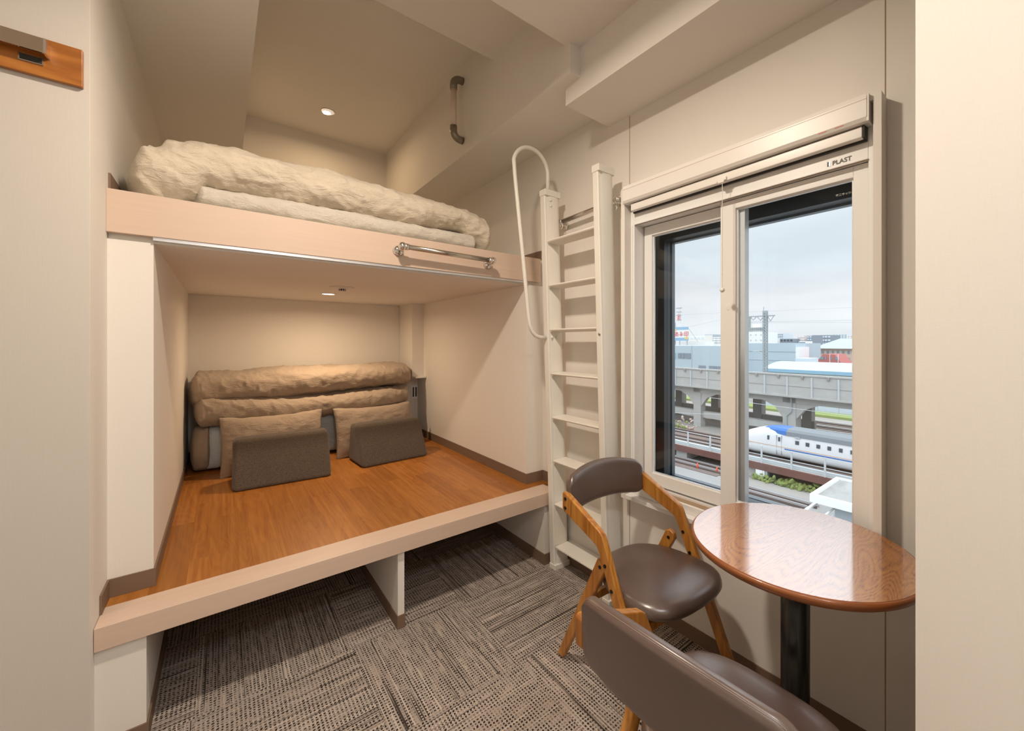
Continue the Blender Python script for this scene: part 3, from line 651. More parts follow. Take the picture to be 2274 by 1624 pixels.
# ------------------------------------------------------------------ chairs
def side_frame(pts, u0, u1):
    bm = bmesh.new(); prism(bm, pts, 'X', u0, u1); return bm
def make_chair(label):
    c = thing('armless_folding_chair', label, 'chair', (0, 0, 0), 0, 'brown leather chairs with honey wood frames')
    for s in (-1, 1):
        a, b = sorted((s*.206, s*.230))
        # bent arm and front leg in one board
        o_ = [(.030, .694), (.038, .700), (.052, .698), (.245, .620), (.258, .610), (.268, .592), (.332, .450), (.534, .004), (.490, .004), (.288, .446), (.244, .545), (.230, .562), (.205, .572), (.060, .618), (.040, .624), (.030, .634)]
        f = obj('front_leg', side_frame(o_, a, b), M['chairwood'], c, local=True, bevel=.007, seg=4)
        r0, r1 = sorted((s*.204, s*.182))
        r_o = [(-.040, .004), (-.002, .004), (.250, .478), (.246, .500), (.226, .510), (.206, .502)]
        r = obj('rear_leg', side_frame(r_o, r0, r1), M['chairwood'], c, local=True, bevel=.006, seg=4)
        for (v, z, par, uu) in ((.276, .512, f, s*.2305), (.308, .440, f, s*.2305), (.052, .676, f, s*.2305), (.052, .640, f, s*.2305), (.222, .476, r, s*.2045)):
            bm = tube(bmesh.new(), [(uu-s*.002, v, z), (uu+s*.0022, v, z)], .0065, 14); obj('bolt', bm, M['bolt'], par, local=True)
        for (v, z, par, uu) in ((.276, .512, f, s*.2055), (.222, .476, r, s*.1815), (.308, .440, f, s*.2055)):
            bm = tube(bmesh.new(), [(uu+s*.002, v, z), (uu-s*.0022, v, z)], .0065, 14); obj('bolt', bm, M['bolt'], par, local=True)
    obj('cross_rail', B((-.206, .206, .395, .420, .335, .365)), M['chairwood'], c, local=True, bevel=.004)
    obj('cross_rail', B((-.182, .182, .125, .148, .30, .33)), M['chairwood'], c, local=True, bevel=.004)
    # seat
    bm = bmesh.new(); n = 72; rings = []
    for sc_, z in ((.60, .392), (.90, .392), (.975, .398), (1.0, .408), (1.0, .418), (.985, .429), (.95, .438), (.88, .4445), (.7, .449), (.4, .452), (.12, .453)):
        ring = []
        for k in range(n):
            a = 2*PI*k/n; cx_, cy_ = math.cos(a), math.sin(a)
            x = abs(cx_)**(2/3.4)*(1 if cx_ > 0 else -1); y = abs(cy_)**(2/3.2)*(1 if cy_ > 0 else -1)
            wdt = .205 + .022*y if y > -.2 else .205 + .022*y - .02*(abs(y)-.2)
            if y < .9: wdt = min(wdt, .222)
            fr2 = .013*(1-x*x)*(1 if y > 0 else 1.6)*abs(y)
            ring.append(bm.verts.new((x*wdt*sc_, .308 + (y*.185 + (fr2 if y > 0 else -fr2))*sc_, z)))
        rings.append(ring)
    for r0, r1 in zip(rings, rings[1:]):
        for k in range(n): bm.faces.new((r0[k], r0[(k+1) % n], r1[(k+1) % n], r1[k]))
    bm.faces.new(rings[0]); bm.faces.new(rings[-1])
    obj('seat', bm, M['leather'], c, local=True, smooth=True)
    # backrest pad: curved in plan, arched top
    bm = bmesh.new(); N, K = 48, 20; V = {}
    def P(s_, t_, side):
        x = s_*.2150
        zt = .748 + .034*(1-s_*s_); zb = .606 + .014*(1-s_*s_)
        ce = max(0, abs(s_)-.82)/.18; z0_ = zb + .030*ce**2.2; z1_ = zt - .032*ce**2.2
        z = z0_ + (z1_-z0_)*(t_+1)/2
        e = min(1, (1-abs(s_))/.10)*1.0; e2 = min(1, (1-abs(t_))/.26)
        th = .021*(max(0, 1-(1-e)**2)**.5)*(max(0, 1-(1-e2)**2)**.5) + .002
        if side < 0: th = .012*min(1, ((1-abs(s_))/.05)) *min(1, (1-abs(t_))/.12) + .002
        y = .048 - .040*(1-s_*s_) - .10*(z-.62)*.55
        return (x, y + side*th, z)
    for sd_ in (1, -1):
        for i in range(N+1):
            for j in range(K+1):
                s_, t2 = -math.cos(PI*i/N), -math.cos(PI*j/K)
                V[(sd_, i, j)] = bm.verts.new(P(s_, t2, sd_))
        for i in range(N):
            for j in range(K): bm.faces.new((V[(sd_, i, j)], V[(sd_, i+1, j)], V[(sd_, i+1, j+1)], V[(sd_, i, j+1)]))
    rim = [(i, 0) for i in range(N)] + [(N, j) for j in range(K)] + [(i, K) for i in range(N, 0, -1)] + [(0, j) for j in range(K, 0, -1)]
    for q in range(len(rim)):
        a, b = rim[q], rim[(q+1) % len(rim)]
        bm.faces.new((V[(1,)+a], V[(1,)+b], V[(-1,)+b], V[(-1,)+a]))
    bp = obj('backrest', bm, M['leather'], c, local=True, smooth=True)
    bm = bmesh.new(); pts = [P(-math.cos(PI*i/N)*.985, -math.cos(PI*j/K)*.97, -1) for i, j in rim]; pts.append(pts[0])
    pts = [(p[0], p[1]-.0006, p[2]) for p in pts]
    obj('seam', tube(bm, pts, .0006, 5, False), mat('pale_stitching', (.30, .22, .18), .7), bp, local=True)
    return c
ch = make_chair('brown leather chair with honey wood frame facing the table, beside the ladder')
ch.location = (1.2785, 1.2325, 0); ch.rotation_euler = (0, 0, math.radians(-93.45-90))
c2 = copy_tree(ch)
c2['label'] = 'brown leather chair cropped by the bottom of the frame, seen from behind its backrest'
c2.location = (.5754, .4203, 0); c2.rotation_euler = (0, 0, math.radians(2.14-90))

# ------------------------------------------------------------------ outside: railway yard, viaducts and town
GZ = -14.2
def flat(name, c, r=.85): return mat(name, c, r, spec=.2)
def noisy(name, c1, c2, sc=(1,1,1), r=.9, detail=4):
    m = mat(name, c1, r, spec=.15); g = G(m); g.color(g.mix(g.noise(g.mapping(g.pos(), sc), 1, detail, .6), c1, c2)); return m
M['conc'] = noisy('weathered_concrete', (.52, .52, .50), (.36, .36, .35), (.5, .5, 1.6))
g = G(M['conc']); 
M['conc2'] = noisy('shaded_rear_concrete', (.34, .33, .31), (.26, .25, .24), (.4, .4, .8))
M['road'] = noisy('pale_asphalt', (.34, .335, .32), (.26, .26, .26), (.25, .12, 1))
M['ground'] = noisy('yard_ground', (.40, .38, .35), (.27, .25, .23), (.3, .15, 1))
M['ballast'] = noisy('brown_ballast', (.24, .19, .17), (.13, .11, .10), (3, 1.5, 3))
M['rust'] = noisy('rusty_girder', (.20, .10, .085), (.13, .07, .06), (1, .4, 2))
M['railm'] = flat('dark_rail', (.12, .09, .08), .5)
M['railpale'] = flat('pale_rail_top', (.42, .40, .40), .4)
M['galv'] = flat('galvanised_steel', (.50, .54, .56), .5)
M['dgalv'] = flat('grey_lattice_steel', (.36, .40, .42), .5)
M['grass'] = noisy('grass_and_weeds', (.20, .30, .08), (.34, .36, .16), (1.2, .6, 2))
M['plants'] = noisy('green_weeds', (.12, .26, .05), (.30, .26, .12), (3, 3, 3))
M['trainw'] = flat('train_white', (.66, .67, .68), .3)
M['trainb'] = flat('train_blue', (.05, .16, .45), .35)
M['traing'] = flat('train_grey_roof', (.19, .21, .23), .5)
M['copper'] = flat('copper_stripe', (.58, .33, .20), .4)
M['win'] = flat('dark_window', (.07, .09, .11), .25)
M['winb'] = flat('blue_grey_window', (.20, .28, .33), .25)
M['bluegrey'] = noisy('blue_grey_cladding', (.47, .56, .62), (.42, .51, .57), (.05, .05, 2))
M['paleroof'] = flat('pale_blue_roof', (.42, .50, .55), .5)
M['bwhite'] = flat('white_building', (.78, .80, .80)); M['bcream'] = flat('cream_building', (.76, .74, .70))
M['bgrey'] = flat('grey_building', (.40, .45, .49)); M['bdark'] = flat('slate_building', (.24, .28, .33))
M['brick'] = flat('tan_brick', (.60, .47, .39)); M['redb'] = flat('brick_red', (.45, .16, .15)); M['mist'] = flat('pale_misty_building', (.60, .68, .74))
M['signblue'] = flat('sign_blue', (.28, .47, .64)); M['signred'] = flat('sign_red', (.75, .16, .18)); M['yellow'] = flat('sign_yellow', (.80, .58, .18))
M['orange'] = flat('cone_orange', (.85, .13, .06), .5); M['pink'] = noisy('pinkish_debris', (.60, .48, .43), (.45, .34, .30), (1, 1, 1))
M['hutroof'] = noisy('stained_white_roof', (.46, .48, .49), (.16, .15, .12), (.35, .9, 1), detail=5)

def pt(u, v, X): return on_x(u, v, X)
def zz(u, v, X): return on_x(u, v, X).z
def yy(u, X): return on_x(u, 760, X).y
STEP = [0]
o = struct('ground', B((12, 700, -120, 700, GZ-.5, GZ)), M['ground']); o.name = 'ground'
def strip(name, x0, x1, y0, y1, m, h, label, cat, kind='stuff'):
    return tag(obj(name, B((x0, x1, y0, y1, GZ-.2, GZ+h)), m), label, cat, None, kind)
strip('service_road', 36.0, 44.6, -10, 90, M['road'], .06, 'pale concrete service road in front of the low viaduct', 'road')

def track(X, y0, y1, label, group, z=GZ, bed=True, gauge=1.1, h=.35):
    t = thing('railway_track', label, 'railway track', (X, (y0+y1)/2, z), 0, group)
    if bed: obj('ballast_bed', B((X-1.5, X+1.5, y0, y1, z-.1, z+.12+h*.0)), M['ballast'], t)
    for s in (-1, 1): obj('rail', B((X+s*gauge/2-.06, X+s*gauge/2+.06, y0, y1, z+.1, z+.30)), M['railpale'] if s > 0 else M['railm'], t)
    return t
for i, X in enumerate((45.5, 47.0)):
    track(X, 24, 80, ('near track of the yard beside the orange cones', 'second yard track under the edge of the low viaduct')[i], 'yard tracks', gauge=.8, bed=(i == 0))
for i, X in enumerate((41.9, 43.0)):
    track(X, yy(1790, X) - i*1.0, yy(1640, X), ('rusty rails lying nearest the window, low behind the table', 'rusty rails lying just beyond the nearest rails')[i], 'stored rails', gauge=.6, bed=False)

# low viaduct with the train on it
LX = 47.3; DZ = -12.35
lv = thing('low_viaduct', 'low railway viaduct with a rusty brown edge carrying the white train', 'viaduct', (LX, 30, GZ))
obj('edge_girder', B((LX-.25, LX+.1, -10, 140, DZ-.75, DZ)), M['rust'], lv, label='rusty brown edge beam')
obj('deck', B((LX+.1, LX+8.6, -10, 140, DZ-.6, DZ-.02)), M['conc'], lv)
obj('abutment_wall', B((LX+.9, LX+1.5, 34, 140, GZ, DZ-.5)), M['conc'], lv)
for k, y in enumerate((10, 21, 30)): obj('pier', B((LX+.2, LX+3, y, y+1.6, GZ, DZ-.6)), M['conc'], lv)
obj('ballast', B((LX+1.6, LX+8.2, -10, 140, DZ-.02, DZ+.25)), M['ballast'], lv)
for x in (1.9, 3.3, 5.6, 7.0): obj('rail', B((LX+x-.06, LX+x+.06, -10, 140, DZ+.25, DZ+.42)), M['railm'], lv)
obj('cable_trough', B((LX+.5, LX+1.0, -10, 140, DZ, DZ+.35)), M['galv'], lv)
fn = thing('lineside_railing', 'grey steel railing along the rusty edge of the low viaduct', 'railing', (LX, 30, DZ))
for zf in (1.9, .95): obj('rail_bar', B((LX-.05, LX+.02, 4, 100, DZ+zf-.06, DZ+zf)), M['galv'], fn)
yq = 8.0
while yq < 96:
    obj('post', B((LX-.08, LX+.06, yq-.08, yq+.08, DZ, DZ+1.95)), M['galv'], fn); yq += 3.1

# bullet train: nose to the left (+y), running along y
TXc, TW, TH, TZ0 = LX+3.6, 1.65, 3.45, DZ+.30
nose_y = yy(1612, TXc-1.65)
tr_ = thing('bullet_train', 'white high speed train with blue and copper stripes on the low viaduct', 'train', (TXc, 20, TZ0))
def train_h(q):
    return TH*(.22 + .78*math.sin(min(1, q/6.0)*PI/2)**.7)
def train_sections():
    bm = bmesh.new(); rings = []; n = 40
    ys = [0, .08, .25, .6, 1.1, 1.7, 2.4, 3.2, 4.0, 4.9, 6.0, 7.2, 60]
    for q in ys:
        hh = train_h(q)
        ww = TW*(.30 + .70*min(1, (q/3.0))**.5)
        ring = []
        for k in range(n):
            a = 2*PI*k/n; c_, s_ = math.cos(a), math.sin(a)
            ex = min(4.2, 2.6 + q*.3)
            x = abs(c_)**(2/ex)*(1 if c_ > 0 else -1)*ww; z = abs(s_)**(2/ex)*(1 if s_ > 0 else -1)
            ring.append(bm.verts.new((TXc + x*(1 - .10*max(0, z)), nose_y - q, TZ0 + .15 + (hh-.15)*(z+1)/2)))
        rings.append(ring)
    for a, b in zip(rings, rings[1:]):
        for k in range(n): bm.faces.new((a[k], a[(k+1) % n], b[(k+1) % n], b[k]))
    bm.faces.new(rings[0]); bm.faces.new(rings[-1]); return bm
obj('body', train_sections(), M['trainw'], tr_, smooth=True)
def roof_shell(name, m, qs):
    bm = bmesh.new(); rings = []
    for q, sc_ in qs:
        zt_ = TZ0 + train_h(q)
        rings.append([bm.verts.new((TXc + x*sc_, nose_y - q, zt_ + z*sc_)) for x, z in ((-1.60, -.62), (-1.50, -.20), (-1.20, .03), (-.6, .07), (.6, .07), (1.20, .03), (1.50, -.20), (1.60, -.62))])
    for a, b in zip(rings, rings[1:]):
        for k in range(7): bm.faces.new((a[k], a[k+1], b[k+1], b[k]))
        bm.faces.new((a[7], a[0], b[0], b[7]))
    bm.faces.new(rings[0]); bm.faces.new(rings[-1]); return obj(name, bm, m, tr_)
q1, q2 = nose_y - yy(1692, TXc-1.65), nose_y - yy(1745, TXc-1.65)
roof_shell('blue_hood', M['trainb'], [(q1, .55), (q1+.8, .80), (q1+1.6, .92), (q2, 1.0)])
roof_shell('roof', M['traing'], [(q2, 1.0), (60, 1.0)])
bm = bmesh.new(); fx = TXc-TW
for y0, y1, z in ((nose_y-60, nose_y-2.2, TZ0+1.42),): box(bm, fx-.012, fx+.05, y0, y1, z, z+.05)
obj('copper_stripe', bm, M['copper'], tr_)
obj('blue_stripe', B((fx-.012, fx+.05, nose_y-60, yy(1742, fx), TZ0+1.22, TZ0+1.34)), M['trainb'], tr_)
obj('lettering_panel', B((fx-.012, fx+.2, yy(1776, fx), yy(1765, fx), TZ0+2.70, TZ0+2.84)), M['bgrey'], tr_)
for u in (1770, 1793, 1817, 1841.5, 1867, 1892.5, 1920):
    obj('window', B((fx-.012, fx+.06, yy(u+4, fx), yy(u-4, fx), TZ0+2.02, TZ0+2.42)), M['win'], tr_)
for u in (1706, 1730): obj('door_window', B((fx-.012, fx+.3, yy(u+2, fx), yy(u-2, fx), TZ0+2.05, TZ0+2.52)), M['win'], tr_)
obj('door_outline', B((fx-.008, fx+.1, yy(1735.4, fx), yy(1735, fx), TZ0+.5, TZ0+2.7), (fx-.008, fx+.1, yy(1724.4, fx), yy(1724, fx), TZ0+.5, TZ0+2.7)), M['traing'], tr_)

# tall viaduct behind; its own bearing is turned a little from the room's
d2 = (FW + RT*((564-CX)/FPX)).normalized(); n2 = Vector((d2.y, -d2.x, 0)); A2 = math.atan2(d2.y, d2.x) - PI/2
def on_s(u, v, s):
    r = ray(u, v); p = r*(s/r.dot(n2)); return p.dot(d2), p.z + EYE
S2 = 65.0
tv = thing('tall_viaduct', 'tall concrete railway viaduct crossing the view behind the train', 'viaduct', (0, 0, 0), A2); ORG[tv] = Vector((0, 0, 0))
def vb(name, s0, s1, t0, t1, z0, z1, m=None, par=None, **k): return obj(name, B((s0, s1, t0, t1, z0, z1)), m or M['conc'], par or tv, local=True, **k)
zt = on_s(1700, 829.5, S2)[1]; zb = on_s(1700, 880, S2)[1]
vb('parapet', S2, S2+.5, -10, 260, zb+.45, zt-.10)
vb('coping', S2-.15, S2+.65, -10, 260, zt-.10, zt+.12)
vb('ledge', S2-.35, S2+.6, -10, 260, zb+.25, zb+.5)
vb('deck', S2+.3, S2+11, -10, 260, zb+.2, zb+1.4)
vb('edge_beam', S2+1.0, S2+2.2, -10, 260, zb-.75, zb+.3)
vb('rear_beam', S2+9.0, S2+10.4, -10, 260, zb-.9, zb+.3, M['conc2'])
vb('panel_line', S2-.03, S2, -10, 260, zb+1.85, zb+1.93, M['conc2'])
for k in range(22):
    t0 = on_s(1495, 850, S2)[0] - 3.35*k + 6
    vb('pilaster', S2-.14, S2, t0, t0+.22, zb+.5, zt-.25, M['galv'])
    vb('bracket', S2-.25, S2, t0+1.2, t0+1.5, zt-.5, zt-.1, M['conc2'])
def column(px0, px1, s, m, name='column', haunch=True):
    t1, t0 = on_s(px0, 900, s)[0], on_s(px1, 900, s)[0]
    c_ = vb(name, s, s+(t1-t0)*1.0, t0, t1, GZ, zb, m)
    if haunch:
        for sg, tt in ((-1, t0), (1, t1)):
            bm = bmesh.new(); prism(bm, [(tt, zb), (tt, zb-3.2), (tt+sg*1.2, zb-1.6), (tt+sg*3.6, zb-.5), (tt+sg*3.6, zb)], 'X', s+.1, s+1.0)
            obj('haunch', bm, m, c_, local=True)
    return t0, t1
for a, b in ((1540, 1556), (1738, 1767), (1440, 1452), (1968, 2010)): column(a, b, S2+1.0, M['conc'])
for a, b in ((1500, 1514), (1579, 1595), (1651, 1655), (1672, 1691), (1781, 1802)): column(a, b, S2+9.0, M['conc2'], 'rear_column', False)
t0_ = on_s(1752, 900, S2)[0]
vb('tie_beam', S2+1.6, S2+2.8, t0_, 260, on_s(1500, 921, S2)[1], on_s(1500, 908, S2)[1])
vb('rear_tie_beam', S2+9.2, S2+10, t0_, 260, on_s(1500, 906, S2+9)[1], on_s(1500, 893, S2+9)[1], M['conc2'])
bm = bmesh.new(); td, tz = on_s(1752, 905, S2+.8)
tube(bm, [(S2+.85, td-.3, zb), (S2+.85, td-.3, zb-2), (S2+.85, td+.4, zb-2.8), (S2+.85, td+.4, GZ)], .10, 6); obj('drain_pipe', bm, M['bgrey'], tv, local=True)

# lattice mast with cross arms
mt = thing('catenary_mast', 'grey lattice railway mast with a cross arm above the tall viaduct', 'mast', (0, 0, 0), A2); ORG[mt] = Vector((0, 0, 0))
sM = S2+1.2; tm, _ = on_s(1699.5, 800, sM); zT = on_s(1699, 690, sM)[1]; zB = zb+1.4
def lattice(name, p0, p1, w, nseg, parent, m=M['dgalv'], r=.045):
    p0, p1 = Vector(p0), Vector(p1); d = (p1-p0).normalized(); a = Vector((1, 0, 0)); b = d.cross(a).normalized(); bm = bmesh.new()
    cs = [a*w/2+b*w/2, a*w/2-b*w/2, -a*w/2-b*w/2, -a*w/2+b*w/2]
    for c_ in cs: tube(bm, [p0+c_, p1+c_], r*1.3, 5)
    L = (p1-p0).length
    for i in range(nseg):
        q0, q1 = p0+d*L*i/nseg, p0+d*L*(i+1)/nseg
        for j in range(4):
            c0, c1 = cs[j], cs[(j+1) % 4]; tube(bm, [q0+c0, q1+c1], r, 4)
            if j % 2 == 0: tube(bm, [q0+c1, q1+c0], r, 4)
            tube(bm, [q0+c0, q0+c1], r*.8, 4)
    return obj(name, bm, m, parent, local=True)
lattice('mast_tower', (sM, tm, zB), (sM, tm, zT), .52, 26, mt)
obj('spike', tube(bmesh.new(), [(sM, tm+.25, zT-1), (sM, tm+.25, on_s(1696, 681, sM)[1])], .05, 6), M['dgalv'], mt, local=True)
za = on_s(1699, 702, sM)[1]; tl = on_s(1640, 700, sM)[0]; trr = on_s(1721, 703, sM)[0]
obj('cross_arm', B((sM-.1, sM+.1, trr, tl, za-.09, za+.09)), M['dgalv'], mt, local=True)
obj('strut', B((sM-.1, sM+.1, on_s(1667, 700, sM)[0], on_s(1665.6, 700, sM)[0], on_s(1665, 728, sM)[1], za), (sM-.1, sM+.1, on_s(1664, 700, sM)[0], on_s(1662.6, 700, sM)[0], on_s(1665, 728, sM)[1], za)), M['dgalv'], mt, local=True)
zg = on_s(1680, 732, sM)[1]; lattice('gantry_truss', (sM, tm+.3, zg), (sM, tl, zg), .55, 13, mt)
for u0, u1, um, vv in ((1650, 1662, 1656, 711), (1667, 1679, 1673, 711), (1682, 1695, 1689, 712), (1705, 1718, 1711, 713)):
    bm = bmesh.new(); tb_, zb_ = on_s(um, vv, sM); zs_ = za-.1
    tube(bm, [(sM, on_s(u0, 700, sM)[0], zs_), (sM, tb_, zb_)], .06, 5); tube(bm, [(sM, on_s(u1, 700, sM)[0], zs_), (sM, tb_, zb_)], .06, 5)
    obj('insulator', bm, M['dgalv'], mt, local=True)
bm = bmesh.new(); p0 = on_s(1697, 778, sM); tube(bm, [(sM, p0[0], p0[1]), (sM, on_s(1672, 777, sM)[0], on_s(1672, 781, sM)[1])], .06, 5)
tube(bm, [(sM, tm, on_s(1697, 790, sM)[1]), (sM, on_s(1680, 779, sM)[0], on_s(1680, 779, sM)[1])], .05, 5); obj('lower_arm', bm, M['galv'], mt, local=True)

# wires
def wire(u0, v0, u1, v1, X, r, lab):
    a, b = pt(u0, v0, X), pt(u1, v1, X)
    e0, e1 = a + (a-b)*.4, b + (b-a)*.4
    tag(obj('overhead_wire', tube(bmesh.new(), [e0, a, b, e1], r, 5), M['galv']), lab, 'wire', 'overhead wires')
wire(1490, 700, 1896, 683, 70, .022, 'highest thin wire crossing the pale sky')
wire(1720, 714, 1896, 711, 68, .035, 'upper of the two dark wires right of the lattice mast')
wire(1715, 717, 1896, 715.5, 68, .03, 'lower of the two dark wires right of the lattice mast')
wire(1525, 727, 1607, 709, 71, .022, 'thin wire rising behind the billboard')
wire(1490, 917, 1607, 921, 60, .03, 'pale wire across the columns at left')
wire(1651, 893, 1896, 925, 58, .03, 'pale wire in front of the tall viaduct columns')

# ground behind the tall viaduct
strip('grass_strip', 96, 101, 0, 330, M['grass'], .5, 'strip of green and yellow grass seen between the viaduct columns', 'grass')
for i, X in enumerate((80, 84.5, 89)): track(X, -5, 330, ('track just behind the tall viaduct columns', 'middle track behind the tall viaduct', 'far track beside the grass strip')[i], 'tracks behind the viaduct', gauge=1.3)
wf = thing('green_mesh_fence', 'pale green mesh fence beyond the grass strip', 'fence', (102, 60, GZ))
for zf in (.3, 1.4, 2.3): obj('fence_wire', B((102, 102.08, 0, 330, GZ+zf, GZ+zf+.08)), M['galv'], wf)
for k in range(40): obj('fence_post', B((102, 102.1, 20+4*k, 20.12+4*k, GZ, GZ+2.5)), M['galv'], wf)
nf = thing('trackside_fence', 'thin grey fence rails on the ground between train and rear tracks', 'fence', (62, 12, GZ))
for zf in (1.2, 2.3): obj('rail_bar', B((62, 62.08, 8, 26, GZ+zf, GZ+zf+.08)), M['galv'], nf)
for k in range(5): obj('post', B((62, 62.14, 9+3.6*k, 9.14+3.6*k, GZ, GZ+3.2)), M['galv'], nf)

# yard details
def bush(name, c, rx, ry, rz, m, label, cat, seed, n=60, kind='stuff'):
    bm = bmesh.new(); rnd = random.Random(seed)
    for i in range(n):
        p = Vector((c[0] + rnd.uniform(-rx, rx), c[1] + rnd.uniform(-ry, ry), c[2] + abs(rnd.gauss(0, .5))*rz))
        s = rnd.uniform(.12, .34); mm = Matrix.Translation(p) @ Matrix.Rotation(rnd.uniform(0, 6), 4, Vector((rnd.random(), rnd.random(), rnd.random()+.1)).normalized()) @ Matrix.Diagonal((s*1.5, s, s*.6, 1))
        bmesh.ops.create_icosphere(bm, subdivisions=1, radius=1, matrix=mm)
    return tag(obj(name, bm, m), label, cat, None, kind)
bush('weeds', (47.3, yy(1765, 47.3), GZ+.05), .6, 4.2, .45, M['plants'], 'green weeds along the foot of the low viaduct', 'weeds', 1, 220)
p = on_z(1662, 1050, GZ); bush('weeds', (p.x, p.y, GZ+.05), .9, 1.1, .5, M['plants'], 'small clump of weeds left of the white cabinet', 'weeds', 2, 60)
bush('vine_hedge', (60, 47, GZ+.3), .6, 9, 1.6, M['plants'], 'green vines over the fence behind the low viaduct at left', 'shrub', 3, 260)
p = on_z(1535, 958, GZ); bush('rubble_heap', (62.3, 46, GZ+.1), 1.0, 8, 1.6, M['pink'], 'pinkish rubble heap under the tall viaduct', 'rubble', 4, 200)
for i, (u, v) in enumerate(((1549, 1042), (1592, 1051.5))):
    p = on_z(u, v, GZ); t = thing('traffic_cone', ('orange traffic cone on the left of the two by the yard tracks', 'orange traffic cone on the right of the two by the yard tracks')[i], 'traffic cone', (p.x, p.y, GZ+.06), 0, 'orange traffic cones')
    b_ = lathe(bmesh.new(), [(.16, .04), (.05, .70), (.02, .72), (1e-4, .72)], (0, 0, 0), 16); obj('cone', b_, M['orange'], t, local=True, smooth=True)
    obj('foot', B((-.22, .22, -.22, .22, 0, .045)), M['orange'], t, local=True)
p0, p1 = on_z(1678, 1063, GZ), on_z(1695, 1066, GZ)
cb = thing('equipment_cabinet', 'white steel equipment cabinet standing below the low viaduct edge', 'cabinet', (p0.x, p0.y, GZ))
X0 = p0.x; zc_ = zz(1686, 1035, X0)
obj('cabinet_body', B((X0, X0+.7, yy(1697.5, X0), yy(1678, X0), GZ, zc_)), M['bwhite'], cb)
obj('door_seam', B((X0-.02, X0, yy(1678, X0)-.8, yy(1678, X0)-.77, GZ+.1, zc_-.1)), M['bgrey'], cb)
obj('side_unit', B((X0+.1, X0+.65, yy(1703, X0), yy(1698, X0), GZ, zc_-.05)), M['bgrey'], cb)
# hut at lower right
HX = 33.0; ht = thing('flat_roof_hut', 'small grey hut with a stained white flat roof at the lower right of the view', 'hut', (HX+3, 8, GZ))
RZ = -10.6
pa, pb_ = on_z(1798, 1101, RZ), on_z(1876, 1067, RZ)
hx0, hx1, hy1 = pa.x, pb_.x+.0, pa.y
obj('roof_slab', B((hx0, hx1, hy1-8.5, hy1, RZ-.45, RZ)), M['bwhite'], ht)
obj('roof_surface', B((hx0+.35, hx1-.35, hy1-8.2, hy1-.35, RZ, RZ+.03)), M['hutroof'], ht)
obj('roof_kerb', B((hx0, hx0+.3, hy1-8.5, hy1, RZ, RZ+.15), (hx1-.3, hx1, hy1-8.5, hy1, RZ, RZ+.15), (hx0+.3, hx1-.3, hy1-.3, hy1, RZ, RZ+.15)), M['bwhite'], ht)
obj('walls', B((hx0+.9, hx1-.6, hy1-8, hy1-1.4, GZ, RZ-.45)), M['bgrey'], ht)
fw = obj('window', B((hx0+.86, hx0+.92, hy1-6.2, hy1-3.6, RZ-2.6, RZ-1.4)), M['winb'], ht)
obj('window_frame', B((hx0+.84, hx0+.9, hy1-6.3, hy1-6.2, RZ-2.7, RZ-1.3), (hx0+.84, hx0+.9, hy1-3.6, hy1-3.5, RZ-2.7, RZ-1.3), (hx0+.84, hx0+.9, hy1-4.95, hy1-4.85, RZ-2.7, RZ-1.3), (hx0+.84, hx0+.9, hy1-6.2, hy1-3.6, RZ-1.4, RZ-1.3)), M['galv'], fw)
lw = thing('lean_to_frame', 'small white framed lean-to roof beside the flat roofed hut', 'lean-to', (hx0, hy1, GZ))
obj('roof_frame', B((hx0-1.2, hx0+3.6, hy1-.1, hy1+.1, RZ-1.0, RZ-.85), (hx0-1.2, hx0-1.0, hy1-2.6, hy1+.1, RZ-1.0, RZ-.85), (hx0-1.0, hx0+3.6, hy1-1.3, hy1-1.2, RZ-.98, RZ-.87)), M['bwhite'], lw)
obj('post', B((hx0-1.2, hx0-1.05, hy1-.1, hy1+.05, GZ, RZ-1.0)), M['galv'], lw); obj('post', B((hx0-.1, hx0+.05, hy1-1.6, hy1-1.45, GZ, RZ-1.0)), M['galv'], lw)

# buildings
def bldg(name, label, u0, u1, vt, X, m, rows=0, cols=0, wm=None, depth=14, group='distant buildings', vb_=None, wh=.5, ww=.6, roof=None, base=None):
    y1, y0 = yy(u0, X), yy(u1, X); uc = (u0+u1)/2; z1 = zz(uc, vt, X); z0 = GZ if base is None else base
    t = thing(name, label, 'building', (X, (y0+y1)/2, GZ), 0, group)
    obj('wall', B((X, X+depth, y0, y1, z0, z1)), m, t)
    zl = zz(uc, vb_ if vb_ else vt+22, X)
    for r in range(rows):
        for c in range(cols):
            dy = (y1-y0)/cols; dz = (z1-zl)/rows
            a = y1 - dy*(c+.5+ww/2); b = y1 - dy*(c+.5-ww/2); q = z1 - dz*(r+.5+wh/2); w = z1 - dz*(r+.5-wh/2)
            obj('window', B((X-.15, X, a, b, q, w)), wm or M['bdark'], t)
    if roof: obj('roof', B((X-.4, X+depth, y0-.4, y1+.4, z1, z1+roof[0])), roof[1], t)
    return t, y0, y1, z1
D = bldg
t, y0, y1, z1 = D('warehouse', 'long blue grey warehouse behind the tall viaduct at left', 1440, 1612, 768, 118, M['bluegrey'], depth=20)
obj('poster', B((117.8, 118, yy(1501, 118), yy(1490, 118), zz(1495, 796, 118), zz(1495, 784, 118))), M['signblue'], t)
for k, (a, b) in enumerate(((1506, 1512), (1513.5, 1520), (1521.5, 1534))):
    obj('window', B((117.8, 118, yy(b, 118), yy(a, 118), zz(1515, 796, 118), zz(1515, 784.5, 118))), M['bdark'], t)
for k, (a, b) in enumerate(((1552, 1567), (1575, 1587), (1588.5, 1592), (1594, 1606))): obj('window', B((117.8, 118, yy(b, 118), yy(a, 118), zz(1580, 822, 118), zz(1580, 813, 118))), M['bdark'], t)
obj('joint', B((117.9, 118, yy(1536.6, 118), yy(1536, 118), GZ, z1)), M['bgrey'], t)
